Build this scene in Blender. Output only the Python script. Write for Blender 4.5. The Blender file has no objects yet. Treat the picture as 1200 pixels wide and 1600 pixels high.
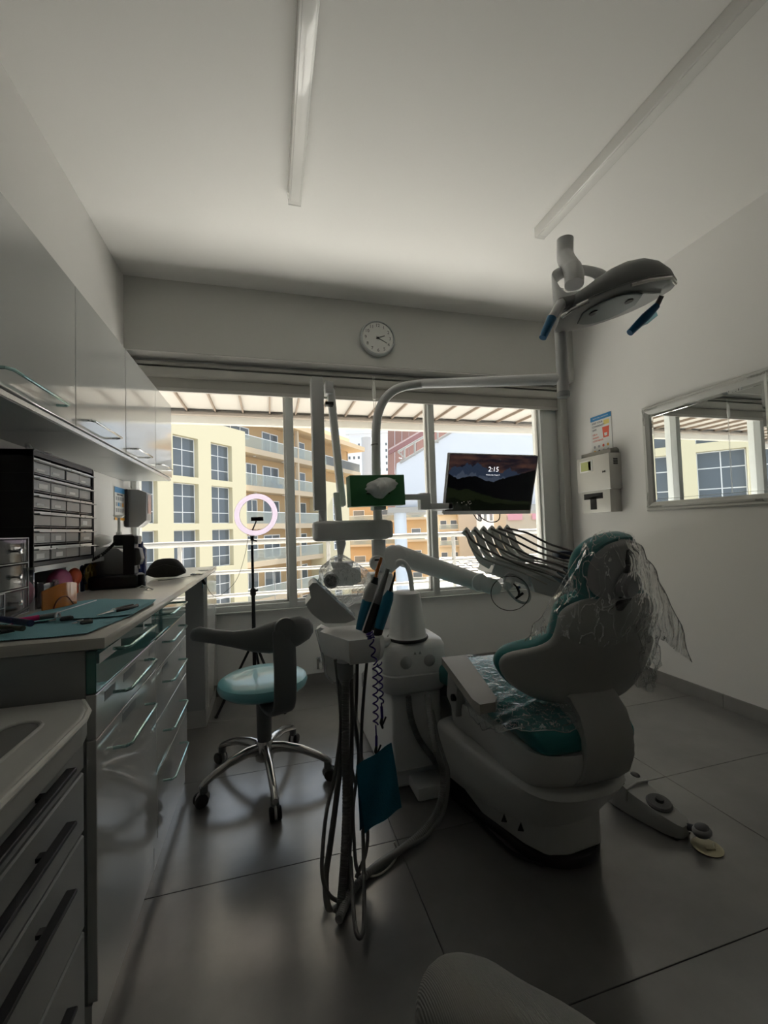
import bpy, bmesh, math, random
from mathutils import Vector, Matrix
random.seed(7)
PI = math.pi
scene = bpy.context.scene
COL = scene.collection

# ---------------------------------------------------------------- camera
CAM_H = 1.1
YAW, PITCH, ROLL, FPX = .26515, .038079, -.03204, 656.07
def cam_axes():
    cy, sy, cp, sp, cr, sr = math.cos(YAW), math.sin(YAW), math.cos(PITCH), math.sin(PITCH), math.cos(ROLL), math.sin(ROLL)
    f = Vector((sy * cp, cy * cp, sp)); r = Vector((cy, -sy, 0)); u = r.cross(f)
    return cr * r + sr * u, -sr * r + cr * u, f
CR, CU, CF = cam_axes()
CO = Vector((0, 0, CAM_H))
cam = bpy.data.cameras.new('camera'); camo = bpy.data.objects.new('camera', cam); COL.objects.link(camo)
camo.matrix_world = Matrix(((CR.x, CU.x, -CF.x, 0), (CR.y, CU.y, -CF.y, 0), (CR.z, CU.z, -CF.z, CAM_H), (0, 0, 0, 1)))
cam.sensor_fit = 'VERTICAL'; cam.sensor_height = 36; cam.sensor_width = 27; cam.lens = FPX / 1600 * 36
cam.clip_start = .02; cam.clip_end = 900
scene.camera = camo
scene.view_settings.view_transform = 'Standard'; scene.view_settings.look = 'None'
scene.view_settings.gamma = 1; scene.view_settings.use_curve_mapping = False
scene.view_settings.exposure = 0.5

# ---------------------------------------------------------------- sky and sun
w = bpy.data.worlds.new('sky'); scene.world = w; w.use_nodes = True
nt = w.node_tree; nt.nodes.clear()
wo = nt.nodes.new('ShaderNodeOutputWorld'); bg = nt.nodes.new('ShaderNodeBackground')
bg.inputs[0].default_value = (.80, .89, 1.0, 1); bg.inputs[1].default_value = 1.0
nt.links.new(bg.outputs[0], wo.inputs[0])
sl = bpy.data.lights.new('sun', 'SUN'); sl.energy = 22; sl.angle = math.radians(2.0); sl.color = (1, .955, .89)
sun = bpy.data.objects.new('sun', sl); COL.objects.link(sun)
SAZ, SEL = math.radians(42), math.radians(46)
sd = Vector((math.sin(SAZ) * math.cos(SEL), math.cos(SAZ) * math.cos(SEL), math.sin(SEL)))
sun.rotation_euler = sd.to_track_quat('Z', 'Y').to_euler(); sun.location = sd * 60

# ---------------------------------------------------------------- pixel -> point on a plane at its real place
def ray(px, py): return (px - 600) * CR + (800 - py) * CU + FPX * CF
def at(px, py, **k):
    (a, v), = k.items(); i = 'xyz'.index(a); d = ray(px, py)
    return CO + d * ((v - CO[i]) / d[i])
def atd(px, py, d): return CO + ray(px, py) * (d / FPX)

# ---------------------------------------------------------------- materials
MATS = {}
def mat(name, col, rough=.5, metal=0, spec=.5, noise=0, nscale=8, bump=0, bscale=60, trans=0, ior=1.45, alpha=1, coat=0, emit=None, estr=0, wave=None):
    if name in MATS: return MATS[name]
    m = bpy.data.materials.new(name); m.use_nodes = True
    t = m.node_tree; b = t.nodes['Principled BSDF']
    c = tuple(col) + (1,)
    b.inputs['Base Color'].default_value = c; b.inputs['Roughness'].default_value = rough
    b.inputs['Metallic'].default_value = metal; b.inputs['Specular IOR Level'].default_value = spec
    b.inputs['IOR'].default_value = ior; b.inputs['Transmission Weight'].default_value = trans
    b.inputs['Alpha'].default_value = alpha; b.inputs['Coat Weight'].default_value = coat
    if emit: b.inputs['Emission Color'].default_value = tuple(emit) + (1,); b.inputs['Emission Strength'].default_value = estr
    tc = t.nodes.new('ShaderNodeTexCoord')
    if noise:
        n = t.nodes.new('ShaderNodeTexNoise'); n.inputs['Scale'].default_value = nscale; n.inputs['Detail'].default_value = 6
        t.links.new(tc.outputs['Object'], n.inputs['Vector'])
        r = t.nodes.new('ShaderNodeMixRGB'); r.inputs[1].default_value = tuple(x * (1 - noise) for x in col) + (1,)
        r.inputs[2].default_value = tuple(min(1, x * (1 + noise)) for x in col) + (1,)
        t.links.new(n.outputs['Fac'], r.inputs[0]); t.links.new(r.outputs[0], b.inputs['Base Color'])
    if bump:
        n = t.nodes.new('ShaderNodeTexNoise'); n.inputs['Scale'].default_value = bscale; n.inputs['Detail'].default_value = 4
        t.links.new(tc.outputs['Object'], n.inputs['Vector'])
        if wave:
            n = t.nodes.new('ShaderNodeTexWave'); n.inputs['Scale'].default_value = wave; n.inputs['Distortion'].default_value = 1.5
            t.links.new(tc.outputs['Object'], n.inputs['Vector'])
        p = t.nodes.new('ShaderNodeBump'); p.inputs['Strength'].default_value = bump; p.inputs['Distance'].default_value = .002
        t.links.new(n.outputs['Fac'], p.inputs['Height']); t.links.new(p.outputs[0], b.inputs['Normal'])
    MATS[name] = m
    return m
def film(name, tint=(1, 1, 1), amount=.35, rough=.12, haze=.10, crease_haze=0, cscale=9):
    """thin clear plastic film or pane: mostly see-through, with gloss and a little haze"""
    if name in MATS: return MATS[name]
    m = bpy.data.materials.new(name); m.use_nodes = True; t = m.node_tree; t.nodes.clear()
    o = t.nodes.new('ShaderNodeOutputMaterial'); tr = t.nodes.new('ShaderNodeBsdfTransparent'); tr.inputs[0].default_value = tuple(tint) + (1,)
    g = t.nodes.new('ShaderNodeBsdfGlossy'); g.inputs['Roughness'].default_value = rough; g.inputs[0].default_value = (1, 1, 1, 1)
    d = t.nodes.new('ShaderNodeBsdfTranslucent'); d.inputs[0].default_value = (.9, .92, .92, 1)
    df = t.nodes.new('ShaderNodeBsdfDiffuse'); df.inputs[0].default_value = (.9, .92, .92, 1)
    lw = t.nodes.new('ShaderNodeLayerWeight'); lw.inputs[0].default_value = amount
    m1 = t.nodes.new('ShaderNodeMixShader'); m2 = t.nodes.new('ShaderNodeMixShader'); m3 = t.nodes.new('ShaderNodeMixShader')
    t.links.new(d.outputs[0], m3.inputs[1]); t.links.new(df.outputs[0], m3.inputs[2]); m3.inputs[0].default_value = .5
    m1.inputs[0].default_value = haze
    if crease_haze:      # noise paints pale haze streaks for the sheen of creases
        tc = t.nodes.new('ShaderNodeTexCoord'); n = t.nodes.new('ShaderNodeTexNoise'); n.inputs['Scale'].default_value = cscale; n.inputs['Detail'].default_value = 3; n.inputs['Distortion'].default_value = .5; mpg = t.nodes.new('ShaderNodeMapping'); mpg.inputs['Scale'].default_value = (3.2, 3.2, .8); mpg.inputs['Rotation'].default_value = (.2, .7, .3)
        s1 = t.nodes.new('ShaderNodeMath'); s1.operation = 'SUBTRACT'; s1.inputs[1].default_value = .5; s2 = t.nodes.new('ShaderNodeMath'); s2.operation = 'ABSOLUTE'
        rp = t.nodes.new('ShaderNodeMapRange'); rp.inputs[1].default_value = 0; rp.inputs[2].default_value = .022; rp.inputs[3].default_value = crease_haze; rp.inputs[4].default_value = haze
        bp = t.nodes.new('ShaderNodeBump'); bp.inputs['Strength'].default_value = .9; bp.inputs['Distance'].default_value = .012
        for l in ((tc.outputs['Object'], mpg.inputs[0]), (mpg.outputs[0], n.inputs['Vector']), (n.outputs['Fac'], s1.inputs[0]), (s1.outputs[0], s2.inputs[0]), (s2.outputs[0], rp.inputs[0]), (rp.outputs[0], m1.inputs[0]), (n.outputs['Fac'], bp.inputs['Height']), (bp.outputs[0], g.inputs['Normal']), (bp.outputs[0], lw.inputs['Normal'])): t.links.new(*l)
    t.links.new(tr.outputs[0], m1.inputs[1]); t.links.new(m3.outputs[0], m1.inputs[2])
    t.links.new(lw.outputs['Fresnel'], m2.inputs[0]); t.links.new(m1.outputs[0], m2.inputs[1]); t.links.new(g.outputs[0], m2.inputs[2])
    t.links.new(m2.outputs[0], o.inputs[0]); MATS[name] = m
    return m

# ---------------------------------------------------------------- mesh building
class MB:
    def __init__(s, M=None): s.bm = bmesh.new(); s.M = M
    def _v(s, p):
        p = Vector(p)
        return s.bm.verts.new(s.M @ p if s.M else p)
    def face(s, ps):
        try: return s.bm.faces.new([s._v(p) for p in ps])
        except ValueError: return None
    def box(s, a, b, r=0, seg=2):
        x0, y0, z0 = [min(a[i], b[i]) for i in range(3)]; x1, y1, z1 = [max(a[i], b[i]) for i in range(3)]
        v = [s._v(p) for p in ((x0, y0, z0), (x1, y0, z0), (x1, y1, z0), (x0, y1, z0), (x0, y0, z1), (x1, y0, z1), (x1, y1, z1), (x0, y1, z1))]
        f = [s.bm.faces.new([v[i] for i in q]) for q in ((0, 3, 2, 1), (4, 5, 6, 7), (0, 1, 5, 4), (1, 2, 6, 5), (2, 3, 7, 6), (3, 0, 4, 7))]
        if r > 0: bmesh.ops.bevel(s.bm, geom=list({e for q in f for e in q.edges}), offset=r, segments=seg, profile=.5, affect='EDGES', clamp_overlap=True)
        return s
    def loft(s, rings, cap=True, closed=False):
        """rings: lists of points, all the same length"""
        R = [[s._v(p) for p in ring] for ring in rings]; n = len(R[0])
        pairs = list(zip(R, R[1:])) + ([(R[-1], R[0])] if closed else [])
        for A, B in pairs:
            for i in range(n):
                j = (i + 1) % n
                try: s.bm.faces.new((A[i], A[j], B[j], B[i]))
                except ValueError: pass
        if cap and not closed:
            for q in (R[0][::-1], R[-1]):
                try: s.bm.faces.new(q)
                except ValueError: pass
        return s
    def prism(s, poly, axis, lo, hi, r=0, seg=2):
        """poly: 2-D points in the two other axes (in x,y,z order)"""
        def P(q, h):
            q = list(q); q.insert(axis, h); return q
        A = [s._v(P(q, lo)) for q in poly]; B = [s._v(P(q, hi)) for q in poly]; n = len(A); fs = []
        for i in range(n): fs.append(s.bm.faces.new((A[i], A[(i + 1) % n], B[(i + 1) % n], B[i])))
        fs.append(s.bm.faces.new(A[::-1])); fs.append(s.bm.faces.new(B))
        bmesh.ops.recalc_face_normals(s.bm, faces=fs)
        if r > 0: bmesh.ops.bevel(s.bm, geom=list({e for q in fs for e in q.edges}), offset=r, segments=seg, profile=.5, affect='EDGES', clamp_overlap=True)
        return s
    def tube(s, pts, r, seg=10, cap=True, closed=False):
        pts = [Vector(p) for p in pts]; n = len(pts); rr = r if isinstance(r, (list, tuple)) else [r] * n
        rings = []; t0 = None; nrm = None
        for i in range(n):
            a = pts[(i - 1) % n] if (closed or i > 0) else pts[i]; b = pts[(i + 1) % n] if (closed or i < n - 1) else pts[i]
            t = (b - a).normalized()
            if nrm is None:
                up = Vector((0, 0, 1)) if abs(t.z) < .9 else Vector((1, 0, 0)); nrm = t.cross(up).normalized()
            else:
                q = t0.rotation_difference(t); nrm = (q @ nrm); nrm = (nrm - t * nrm.dot(t)).normalized()
            bn = t.cross(nrm); t0 = t
            rings.append([pts[i] + (nrm * math.cos(2 * PI * k / seg) + bn * math.sin(2 * PI * k / seg)) * rr[i] for k in range(seg)])
        return s.loft(rings, cap, closed)
    def lathe(s, prof, c=(0, 0, 0), seg=24, ax=(0, 0, 1)):
        c = Vector(c); ax = Vector(ax).normalized(); q = Vector((0, 0, 1)).rotation_difference(ax); rings = []
        for r, h in prof: rings.append([c + q @ Vector((max(r, 1e-4) * math.cos(2 * PI * k / seg), max(r, 1e-4) * math.sin(2 * PI * k / seg), h)) for k in range(seg)])
        return s.loft(rings, True)
    def cyl(s, a, b, r, r2=None, seg=16): return s.tube([a, b], [r, r if r2 is None else r2], seg)
    def ell(s, c, rad, seg=16, rings=10, M=None):
        c = Vector(c); R = []
        for i in range(rings + 1):
            a = PI * i / rings; R.append([])
            for k in range(seg):
                p = Vector((math.sin(a) * math.cos(2 * PI * k / seg) * rad[0], math.sin(a) * math.sin(2 * PI * k / seg) * rad[1], math.cos(a) * rad[2]))
                if i in (0, rings): p = Vector((1e-4 * math.cos(2 * PI * k / seg), 1e-4 * math.sin(2 * PI * k / seg), p.z))
                R[-1].append(c + (M @ p if M else p))
        return s.loft(R, True)
    def build(s, name, m, parent=None, smooth=40, label=None, kind=None):
        bm = s.bm
        bmesh.ops.remove_doubles(bm, verts=bm.verts, dist=1e-5)
        bmesh.ops.recalc_face_normals(bm, faces=bm.faces)
        me = bpy.data.meshes.new(name)
        off = Vector((0, 0, 0)); p = parent
        while p is not None: off += p.location; p = p.parent
        if parent is None and kind != 'structure' and len(bm.verts):
            xs = [v.co.x for v in bm.verts]; ys = [v.co.y for v in bm.verts]; zs = [v.co.z for v in bm.verts]
            off = Vector(((min(xs) + max(xs)) / 2, (min(ys) + max(ys)) / 2, min(zs)))
        for v in bm.verts: v.co -= off
        bm.to_mesh(me); bm.free()
        if smooth:
            me.polygons.foreach_set('use_smooth', [True] * len(me.polygons)); me.set_sharp_from_angle(angle=math.radians(smooth))
        if m: me.materials.append(m)
        o = bpy.data.objects.new(name, me); COL.objects.link(o)
        if parent: o.parent = parent
        elif kind != 'structure': o.location = off
        if label: o['label'] = label
        if kind: o['kind'] = kind
        return o
def thing(name, loc, label, cat, group=None):
    o = bpy.data.objects.new(name, None); COL.objects.link(o); o.location = loc; o.empty_display_size = .05
    o['label'] = label; o['category'] = cat
    if group: o['group'] = group
    return o
def tag(o, label, cat, group=None):
    o['label'] = label; o['category'] = cat
    if group: o['group'] = group
    return o
def copy_tree(o, delta=None, parent=None, label=None):
    c = o.copy(); COL.objects.link(c)
    if parent: c.parent = parent
    if delta is not None: c.location = o.location + Vector(delta)
    if label: c['label'] = label
    for ch in list(o.children): copy_tree(ch, None, c)
    return c
def B(a, b, name, m, parent=None, r=0, label=None, kind=None): return MB().box(a, b, r).build(name, m, parent, label=label, kind=kind)
def spline(pts, n=8):
    """catmull-rom through the points"""
    pts = [Vector(p) for p in pts]; P = [pts[0] * 2 - pts[1]] + pts + [pts[-1] * 2 - pts[-2]]; out = []
    for i in range(1, len(P) - 2):
        for k in range(n):
            t = k / n; a, b, c, d = P[i - 1], P[i], P[i + 1], P[i + 2]
            out.append(.5 * ((2 * b) + (-a + c) * t + (2 * a - 5 * b + 4 * c - d) * t * t + (-a + 3 * b - 3 * c + d) * t ** 3))
    out.append(pts[-1]); return out
def text(s, size, M, name, m, parent, ext=.0004, align='CENTER', label=None):
    c = bpy.data.curves.new('t', 'FONT'); c.body = s; c.size = size; c.extrude = ext; c.align_x = align; c.align_y = 'CENTER'; c.resolution_u = 3
    o = bpy.data.objects.new('t', c); COL.objects.link(o)
    dg = bpy.context.evaluated_depsgraph_get(); me = bpy.data.meshes.new_from_object(o.evaluated_get(dg))
    bpy.data.objects.remove(o); me.transform(M)
    off = Vector((0, 0, 0)); p = parent
    while p is not None: off += p.location; p = p.parent
    me.transform(Matrix.Translation(-off)); me.name = name; me.materials.clear(); me.materials.append(m)
    o = bpy.data.objects.new(name, me); COL.objects.link(o); o.parent = parent
    if label: o['label'] = label
    return o
def frame_M(o, x, y):
    """matrix whose local x,y are the given world directions, origin o"""
    x = Vector(x).normalized(); y = Vector(y); y = (y - x * y.dot(x)).normalized(); z = x.cross(y)
    return Matrix(((x.x, y.x, z.x, o[0]), (x.y, y.y, z.y, o[1]), (x.z, y.z, z.z, o[2]), (0, 0, 0, 1)))

# ---------------------------------------------------------------- room
XL, XR, YW, YB, ZC, YF = -.875, 2.51, 3.085, 2.956, 2.77, -2.4     # left, right, window wall, beam face, ceiling, rear
wallm = mat('wall_paint', (.80, .79, .765), .75, noise=.02, nscale=3, bump=.15, bscale=160)
ceilm = mat('ceiling_paint', (.86, .85, .82), .8, noise=.015, nscale=2, bump=.1, bscale=120)
beamm = mat('grey_paint', (.62, .62, .585), .75, bump=.12, bscale=150)
lowm = mat('under_window_paint', (.86, .87, .85), .7, bump=.12, bscale=150)
skirtm = mat('grey_skirting_tile', (.24, .235, .225), .5, noise=.12, nscale=9)
pvc = mat('white_window_profile', (.66, .68, .66), .35)
grout = mat('dark_grout', (.035, .035, .036), .8)
def tilemat():
    m = mat('grey_porcelain_tile', (.155, .152, .148), .34, spec=.5)
    t = m.node_tree; b = t.nodes['Principled BSDF']; tc = t.nodes.new('ShaderNodeTexCoord')
    n = t.nodes.new('ShaderNodeTexNoise'); n.inputs['Scale'].default_value = 2.3; n.inputs['Detail'].default_value = 9; n.inputs['Roughness'].default_value = .62
    t.links.new(tc.outputs['Object'], n.inputs['Vector'])
    r = t.nodes.new('ShaderNodeValToRGB'); r.color_ramp.elements[0].position = .3; r.color_ramp.elements[1].position = .72
    r.color_ramp.elements[0].color = (.105, .103, .10, 1); r.color_ramp.elements[1].color = (.20, .197, .19, 1)
    t.links.new(n.outputs['Fac'], r.inputs[0]); t.links.new(r.outputs[0], b.inputs['Base Color'])
    q = t.nodes.new('ShaderNodeMapRange'); q.inputs[3].default_value = .24; q.inputs[4].default_value = .36; b.inputs['Specular IOR Level'].default_value = .9; b.inputs['Coat Weight'].default_value = 1; b.inputs['Coat Roughness'].default_value = .2; b.inputs['Coat IOR'].default_value = 1.75
    t.links.new(n.outputs['Fac'], q.inputs[0]); t.links.new(q.outputs[0], b.inputs['Roughness'])
    return m
tilem = tilemat()
floor = B((XL - .2, YF - .2, -.12), (XR + .2, YW + .2, -.006), 'floor', grout, kind='structure')
# 1200 x 600 tiles, laid in a grid: joints at x = .4075 + 1.2 k, y = 1.468 + .604 k
tmesh = {}
for i in range(-2, 3):
    for j in range(-7, 4):
        x0, x1 = .4075 + 1.2 * i, .4075 + 1.2 * (i + 1); y0, y1 = 1.468 + .604 * j, 1.468 + .604 * (j + 1)
        x0, x1, y0, y1 = max(x0, XL), min(x1, XR), max(y0, YF), min(y1, YW)
        if x1 - x0 < .02 or y1 - y0 < .02: continue
        MB().box((x0 + .0012, y0 + .0012, -.01), (x1 - .0012, y1 - .0012, 0), .0008, 1).build('floor_tile', tilem, floor, smooth=0)
ceiling = B((XL - .2, YF - .2, ZC), (XR + .2, YW + .2, ZC + .15), 'ceiling', ceilm, kind='structure')
B((XL - .2, YF - .2, 0), (XL, YW + .2, ZC), 'wall_left', wallm, kind='structure')
B((XR, YF - .2, 0), (XR + .2, YW + .2, ZC), 'wall_right', wallm, kind='structure')
B((XL, YF - .2, 0), (XR, YF, ZC), 'wall_rear', wallm, kind='structure')
B((XL, YW, 0), (XR, YW + .2, .553), 'wall_back', lowm, kind='structure')
B((XL, YB, 2.294), (XR, YW + .2, ZC), 'trim_1', beamm, kind='structure')
B((XL + .001, YB + .006, 2.287), (XR - .001, YW + .19, 2.294), 'trim_2', mat('soffit_lit_white', (.88, .87, .84), .6), kind='structure')  # beam underside painted paler, standing for light thrown up from the terrace
bb = B((XL, YW - .012, 0), (XR, YW, .075), 'baseboard_back', skirtm, kind='structure')
sk = bpy.data.objects.new('baseboard_right', None)
sk = MB().box((XR - .004, YF, 0), (XR, YW - .012, .078)).build('baseboard_right', grout, kind='structure')
y = YW - .012
while y > YF:
    y0 = max(YF, y - .6); MB().box((XR - .013, y0 + .001, 0), (XR - .003, y - .001, .08), .001, 1).build('skirting_tile', skirtm, sk, smooth=0); y = y0
# window: frame, two mullions, three panes
WZ0, WZ1 = .56, 2.287
win = MB().box((XL, YW - .004, WZ0 - .006), (2.40, YW + .11, WZ0 + .034), .003).box((XL, YW, 2.16), (2.40, YW + .11, WZ1)).build('window_1', pvc, kind='structure')
for a, b_ in ((XL, XL + .03), (.12, .176), (1.222, 1.272), (2.245, 2.405)):
    MB().box((a, YW - .006, WZ0 - .004), (b_, YW + .115, 2.2), .003).build('window_mullion' if 0 < a < 2 else 'window_jamb', pvc, win)
for a, b_ in ((XL + .03, .12), (.176, 1.222), (1.272, 2.245)):
    f = MB()
    for q in (((a, 0, WZ0 + .034), (b_, 0, WZ0 + .05)),): f.box((q[0][0], YW + .03, q[0][2]), (q[1][0], YW + .075, q[1][2]))
    f.box((b_ - .014, YW + .03, WZ0 + .034), (b_, YW + .075, 2.2))
    f.build('pane_bead', mat('white_bead', (.75, .74, .70), .4), win)
    MB().box((a, YW + .05, WZ0 + .03), (b_, YW + .056, 2.2)).build('window_pane', film('window_glass', (.985, .99, .985), .05, .0, 0), win)
MB().box((XL, YW - .03, WZ0 - .012), (2.40, YW + .0, WZ0 - .004), .002).build('window_sill', pvc, win)
# curtain side channel at the right end
tr = MB()
for k in range(4): tr.box((2.405 + k * .026, YW - .07 + .012 * k, .553), (2.405 + k * .026 + .02, YW + .02, 2.29), .003)
tr.build('trim_3', mat('channel_grey', (.50, .50, .47), .5), kind='structure')

# roller blind under the beam
t = thing('roller_blind', (.8, 3.02, 2.0), 'grey fabric roller blind rolled up under the beam along the window top', 'blind')
bl = mat('blind_fabric', (.42, .41, .37), .85, bump=.2, bscale=400); blc = mat('blind_cassette', (.52, .51, .47), .45)
MB().box((XL + .01, 3.03, 2.155), (2.44, 3.079, 2.225), .018, 3).build('cassette', blc, t)
MB().box((XL + .01, 3.042, 2.235), (2.44, 3.079, 2.262), .006, 2).build('head_rail', blc, t)
MB().box((XL + .02, 3.055, 2.085), (2.43, 3.065, 2.16)).build('blind_fabric', bl, t)
MB().box((XL + .02, 3.050, 2.062), (2.43, 3.07, 2.088), .004).build('bottom_rail', blc, t)
p = at(582, 590, y=2.98)
c = MB().tube([(p.x, 2.97, 2.225), (p.x, 2.975, 1.2)], .0016, 6).tube([(p.x + .012, 2.97, 2.225), (p.x + .012, 2.975, 1.2)], .0016, 6)
c.build('pull_cord', mat('cord_white', (.8, .8, .76), .6), t)
MB().lathe([(.004, 0), (.011, .004), (.0135, .05), (.0125, .09), (.005, .13), (.003, .14)], (p.x + .004, 2.965, 2.045), 12).build('cord_weight', mat('cord_white', (.8, .8, .76), .6), t)

# ceiling light battens
lm = mat('batten_enamel', (.74, .73, .70), .22, coat=.4); dm = mat('batten_diffuser', (.80, .79, .76), .15, coat=.5)
for (xa, lab) in ((.150, 'white ceiling batten light on the left, straight above the stool'), (1.512, 'white ceiling batten light on the right, above the dental lamp')):
    L = thing('ceiling_light', (xa, 1.2, ZC - .06), lab, 'ceiling light', 'ceiling batten lights')
    MB().prism([(xa - .035, ZC), (xa + .035, ZC), (xa + .03, ZC - .055), (xa - .03, ZC - .055)], 1, .2, 2.06 if xa < 1 else 2.0, .003).build('housing', lm, L)
    MB().box((xa - .022, .23, ZC - .06), (xa + .022, 2.03 if xa < 1 else 1.97, ZC - .052), .002).build('diffuser', dm, L)
    MB().box((xa - .031, 2.058 if xa < 1 else 1.998, ZC - .056), (xa + .031, 2.064 if xa < 1 else 2.004, ZC), .002).build('end_cap', lm, L)
# ================================================================ outside
FH = Vector((math.sin(YAW), math.cos(YAW), 0)); RH = Vector((math.cos(YAW), -math.sin(YAW), 0))
def og(lat, dep, z=0): p = RH * lat + FH * dep; return Vector((p.x, p.y, z))
def zat(py, dep, px=600):
    """height of the point seen at row py when it stands dep metres ahead"""
    d = ray(px, py); return CAM_H + d.z * dep / d.dot(FH)
GROUND = -13.0
yel = mat('yellow_render', (.68, .61, .42), .85, noise=.03, nscale=.4)
ora = mat('orange_render', (.56, .39, .22), .85, noise=.05, nscale=.5)
slabm = mat('cream_slab', (.58, .47, .34), .8)
wfr = mat('white_window_frame', (.85, .85, .85), .4)
bgl = mat('blue_window_glass', (.13, .15, .17), .06, spec=.7)
gls = film('balcony_glass', (.86, .93, .90), .15, .02, .30)
greyw = mat('far_white_render', (.72, .73, .76), .85)
far_g = mat('far_grey_render', (.52, .53, .55), .8)
beige = mat('far_beige_render', (.72, .66, .52), .85)
marm = mat('maroon_cladding', (.27, .155, .13), .6)
shw = mat('stair_white', (.56, .58, .62), .7)
terr = mat('terrace_bounce_tile', (.84, .835, .81), .6, noise=.04, nscale=2)
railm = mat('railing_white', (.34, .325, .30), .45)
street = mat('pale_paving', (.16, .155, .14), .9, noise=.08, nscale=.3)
g = B((-160, 3.4, GROUND - .5), (220, 420, GROUND), 'ground', street, kind='structure')

# terrace slab, parapet kerb, canopy and railing
B((-9, YW + .2, -.45), (14, 5.15, -.12), 'terrace_floor', terr, kind='structure')  # unseen floor, made pale so the sun on it bounces to the ceiling
t = thing('canopy', (0, 4.1, 2.4), 'cream slatted terrace canopy above the window with a beam along its outer edge', 'canopy')
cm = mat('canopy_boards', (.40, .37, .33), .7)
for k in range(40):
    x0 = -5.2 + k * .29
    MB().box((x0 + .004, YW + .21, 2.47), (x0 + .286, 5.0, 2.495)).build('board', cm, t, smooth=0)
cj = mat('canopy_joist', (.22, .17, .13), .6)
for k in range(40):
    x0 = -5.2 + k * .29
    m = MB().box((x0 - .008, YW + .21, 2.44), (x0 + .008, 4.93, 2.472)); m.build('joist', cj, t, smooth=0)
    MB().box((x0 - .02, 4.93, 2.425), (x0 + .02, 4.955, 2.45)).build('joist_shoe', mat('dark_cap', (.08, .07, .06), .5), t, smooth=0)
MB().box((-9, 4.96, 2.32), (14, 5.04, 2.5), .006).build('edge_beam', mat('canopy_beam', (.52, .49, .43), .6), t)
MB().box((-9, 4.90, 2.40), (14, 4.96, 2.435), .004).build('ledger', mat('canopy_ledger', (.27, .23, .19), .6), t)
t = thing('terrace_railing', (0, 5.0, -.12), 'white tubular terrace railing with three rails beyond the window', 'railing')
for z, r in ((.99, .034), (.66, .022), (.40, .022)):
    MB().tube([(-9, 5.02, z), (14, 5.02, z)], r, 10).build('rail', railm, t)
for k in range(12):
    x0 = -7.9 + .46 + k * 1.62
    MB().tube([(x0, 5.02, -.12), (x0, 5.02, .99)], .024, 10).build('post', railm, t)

def oriented(lat, dep, ang):
    """local x runs along the facade (away), y = inwards (away from us), z up"""
    o = og(lat, dep); a = YAW + ang; x = Vector((math.sin(a), math.cos(a), 0)); n = Vector((math.cos(a), -math.sin(a), 0))
    y = -n
    return Matrix(((x.x, y.x, 0, o.x), (x.y, y.y, 0, o.y), (0, 0, 1, 0), (0, 0, 0, 1)))
ANG = math.radians(24.6)
def glazing(M, u0, u1, z0, z1, parent, name='window', cols=2, rows=(.28, .68), y=0, fr=.055, curtain=0):
    m = MB(M)
    m.box((u0, y, z0), (u1, y + .06, z0 + fr)).box((u0, y, z1 - fr), (u1, y + .06, z1)).box((u0, y, z0), (u0 + fr, y + .06, z1)).box((u1 - fr, y, z0), (u1, y + .06, z1))
    for c in range(1, cols): uc = u0 + (u1 - u0) * c / cols; m.box((uc - fr / 2, y, z0), (uc + fr / 2, y + .06, z1))
    for r in rows: zr = z0 + (z1 - z0) * r; m.box((u0, y, zr - fr / 2), (u1, y + .06, zr + fr / 2))
    f = m.build(name, wfr, parent, smooth=0)
    MB(M).box((u0 + .02, y + .03, z0 + .02), (u1 - .02, y + .05, z1 - .02)).build('pane', bgl, f, smooth=0)
    if curtain:
        MB(M).box((u0 + .02, y + .06, z0 + .02), (u0 + (u1 - u0) * curtain, y + .07, z1)).build('curtain', mat('net_curtain', (.5, .48, .44), .9), f, smooth=0)
    return f
# ---- yellow block
M = oriented(-11.3, 34.5, ANG)
t = thing('apartment_building', og(-14, 34, GROUND), 'pale yellow building with recessed white-framed windows, left of the tripod', 'building')
cols = [(-1.51 - 2.1 - 3.27 * k, -1.51 - 3.27 * k) for k in range(11)]; tops = [7.96 - 3.28 * k for k in range(6)]
U0 = cols[-1][0] - 2; m = MB(M)
m.box((cols[0][1], 0, GROUND), (0, .5, 9.44)); m.box((-.3, .5, GROUND), (0, 1.9, 9.44))
prev = None
for i, (a, b_) in enumerate(cols):
    l = cols[i + 1][1] if i + 1 < len(cols) else U0
    m.box((l, 0, GROUND), (a, .5, 9.44))
    zs = [9.44] + [z for tp in tops for z in (tp, tp - 2.82)] + [GROUND]
    for k in range(0, len(zs), 2): m.box((a, 0, zs[k + 1]), (b_, .5, zs[k]))
m.box((U0, .5, 9.2), (0, 1.9, 9.4))
m.build('wall', yel, t, smooth=0)
MB(M).box((U0, .75, GROUND), (-.35, .8, 9.2)).build('interior_wall', mat('dim_interior', (.16, .17, .19), .9), t, smooth=0)
for i, (a, b_) in enumerate(cols):
    for k, tp in enumerate(tops): glazing(M, a, b_, tp - 2.82, tp, t, y=.4)
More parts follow.
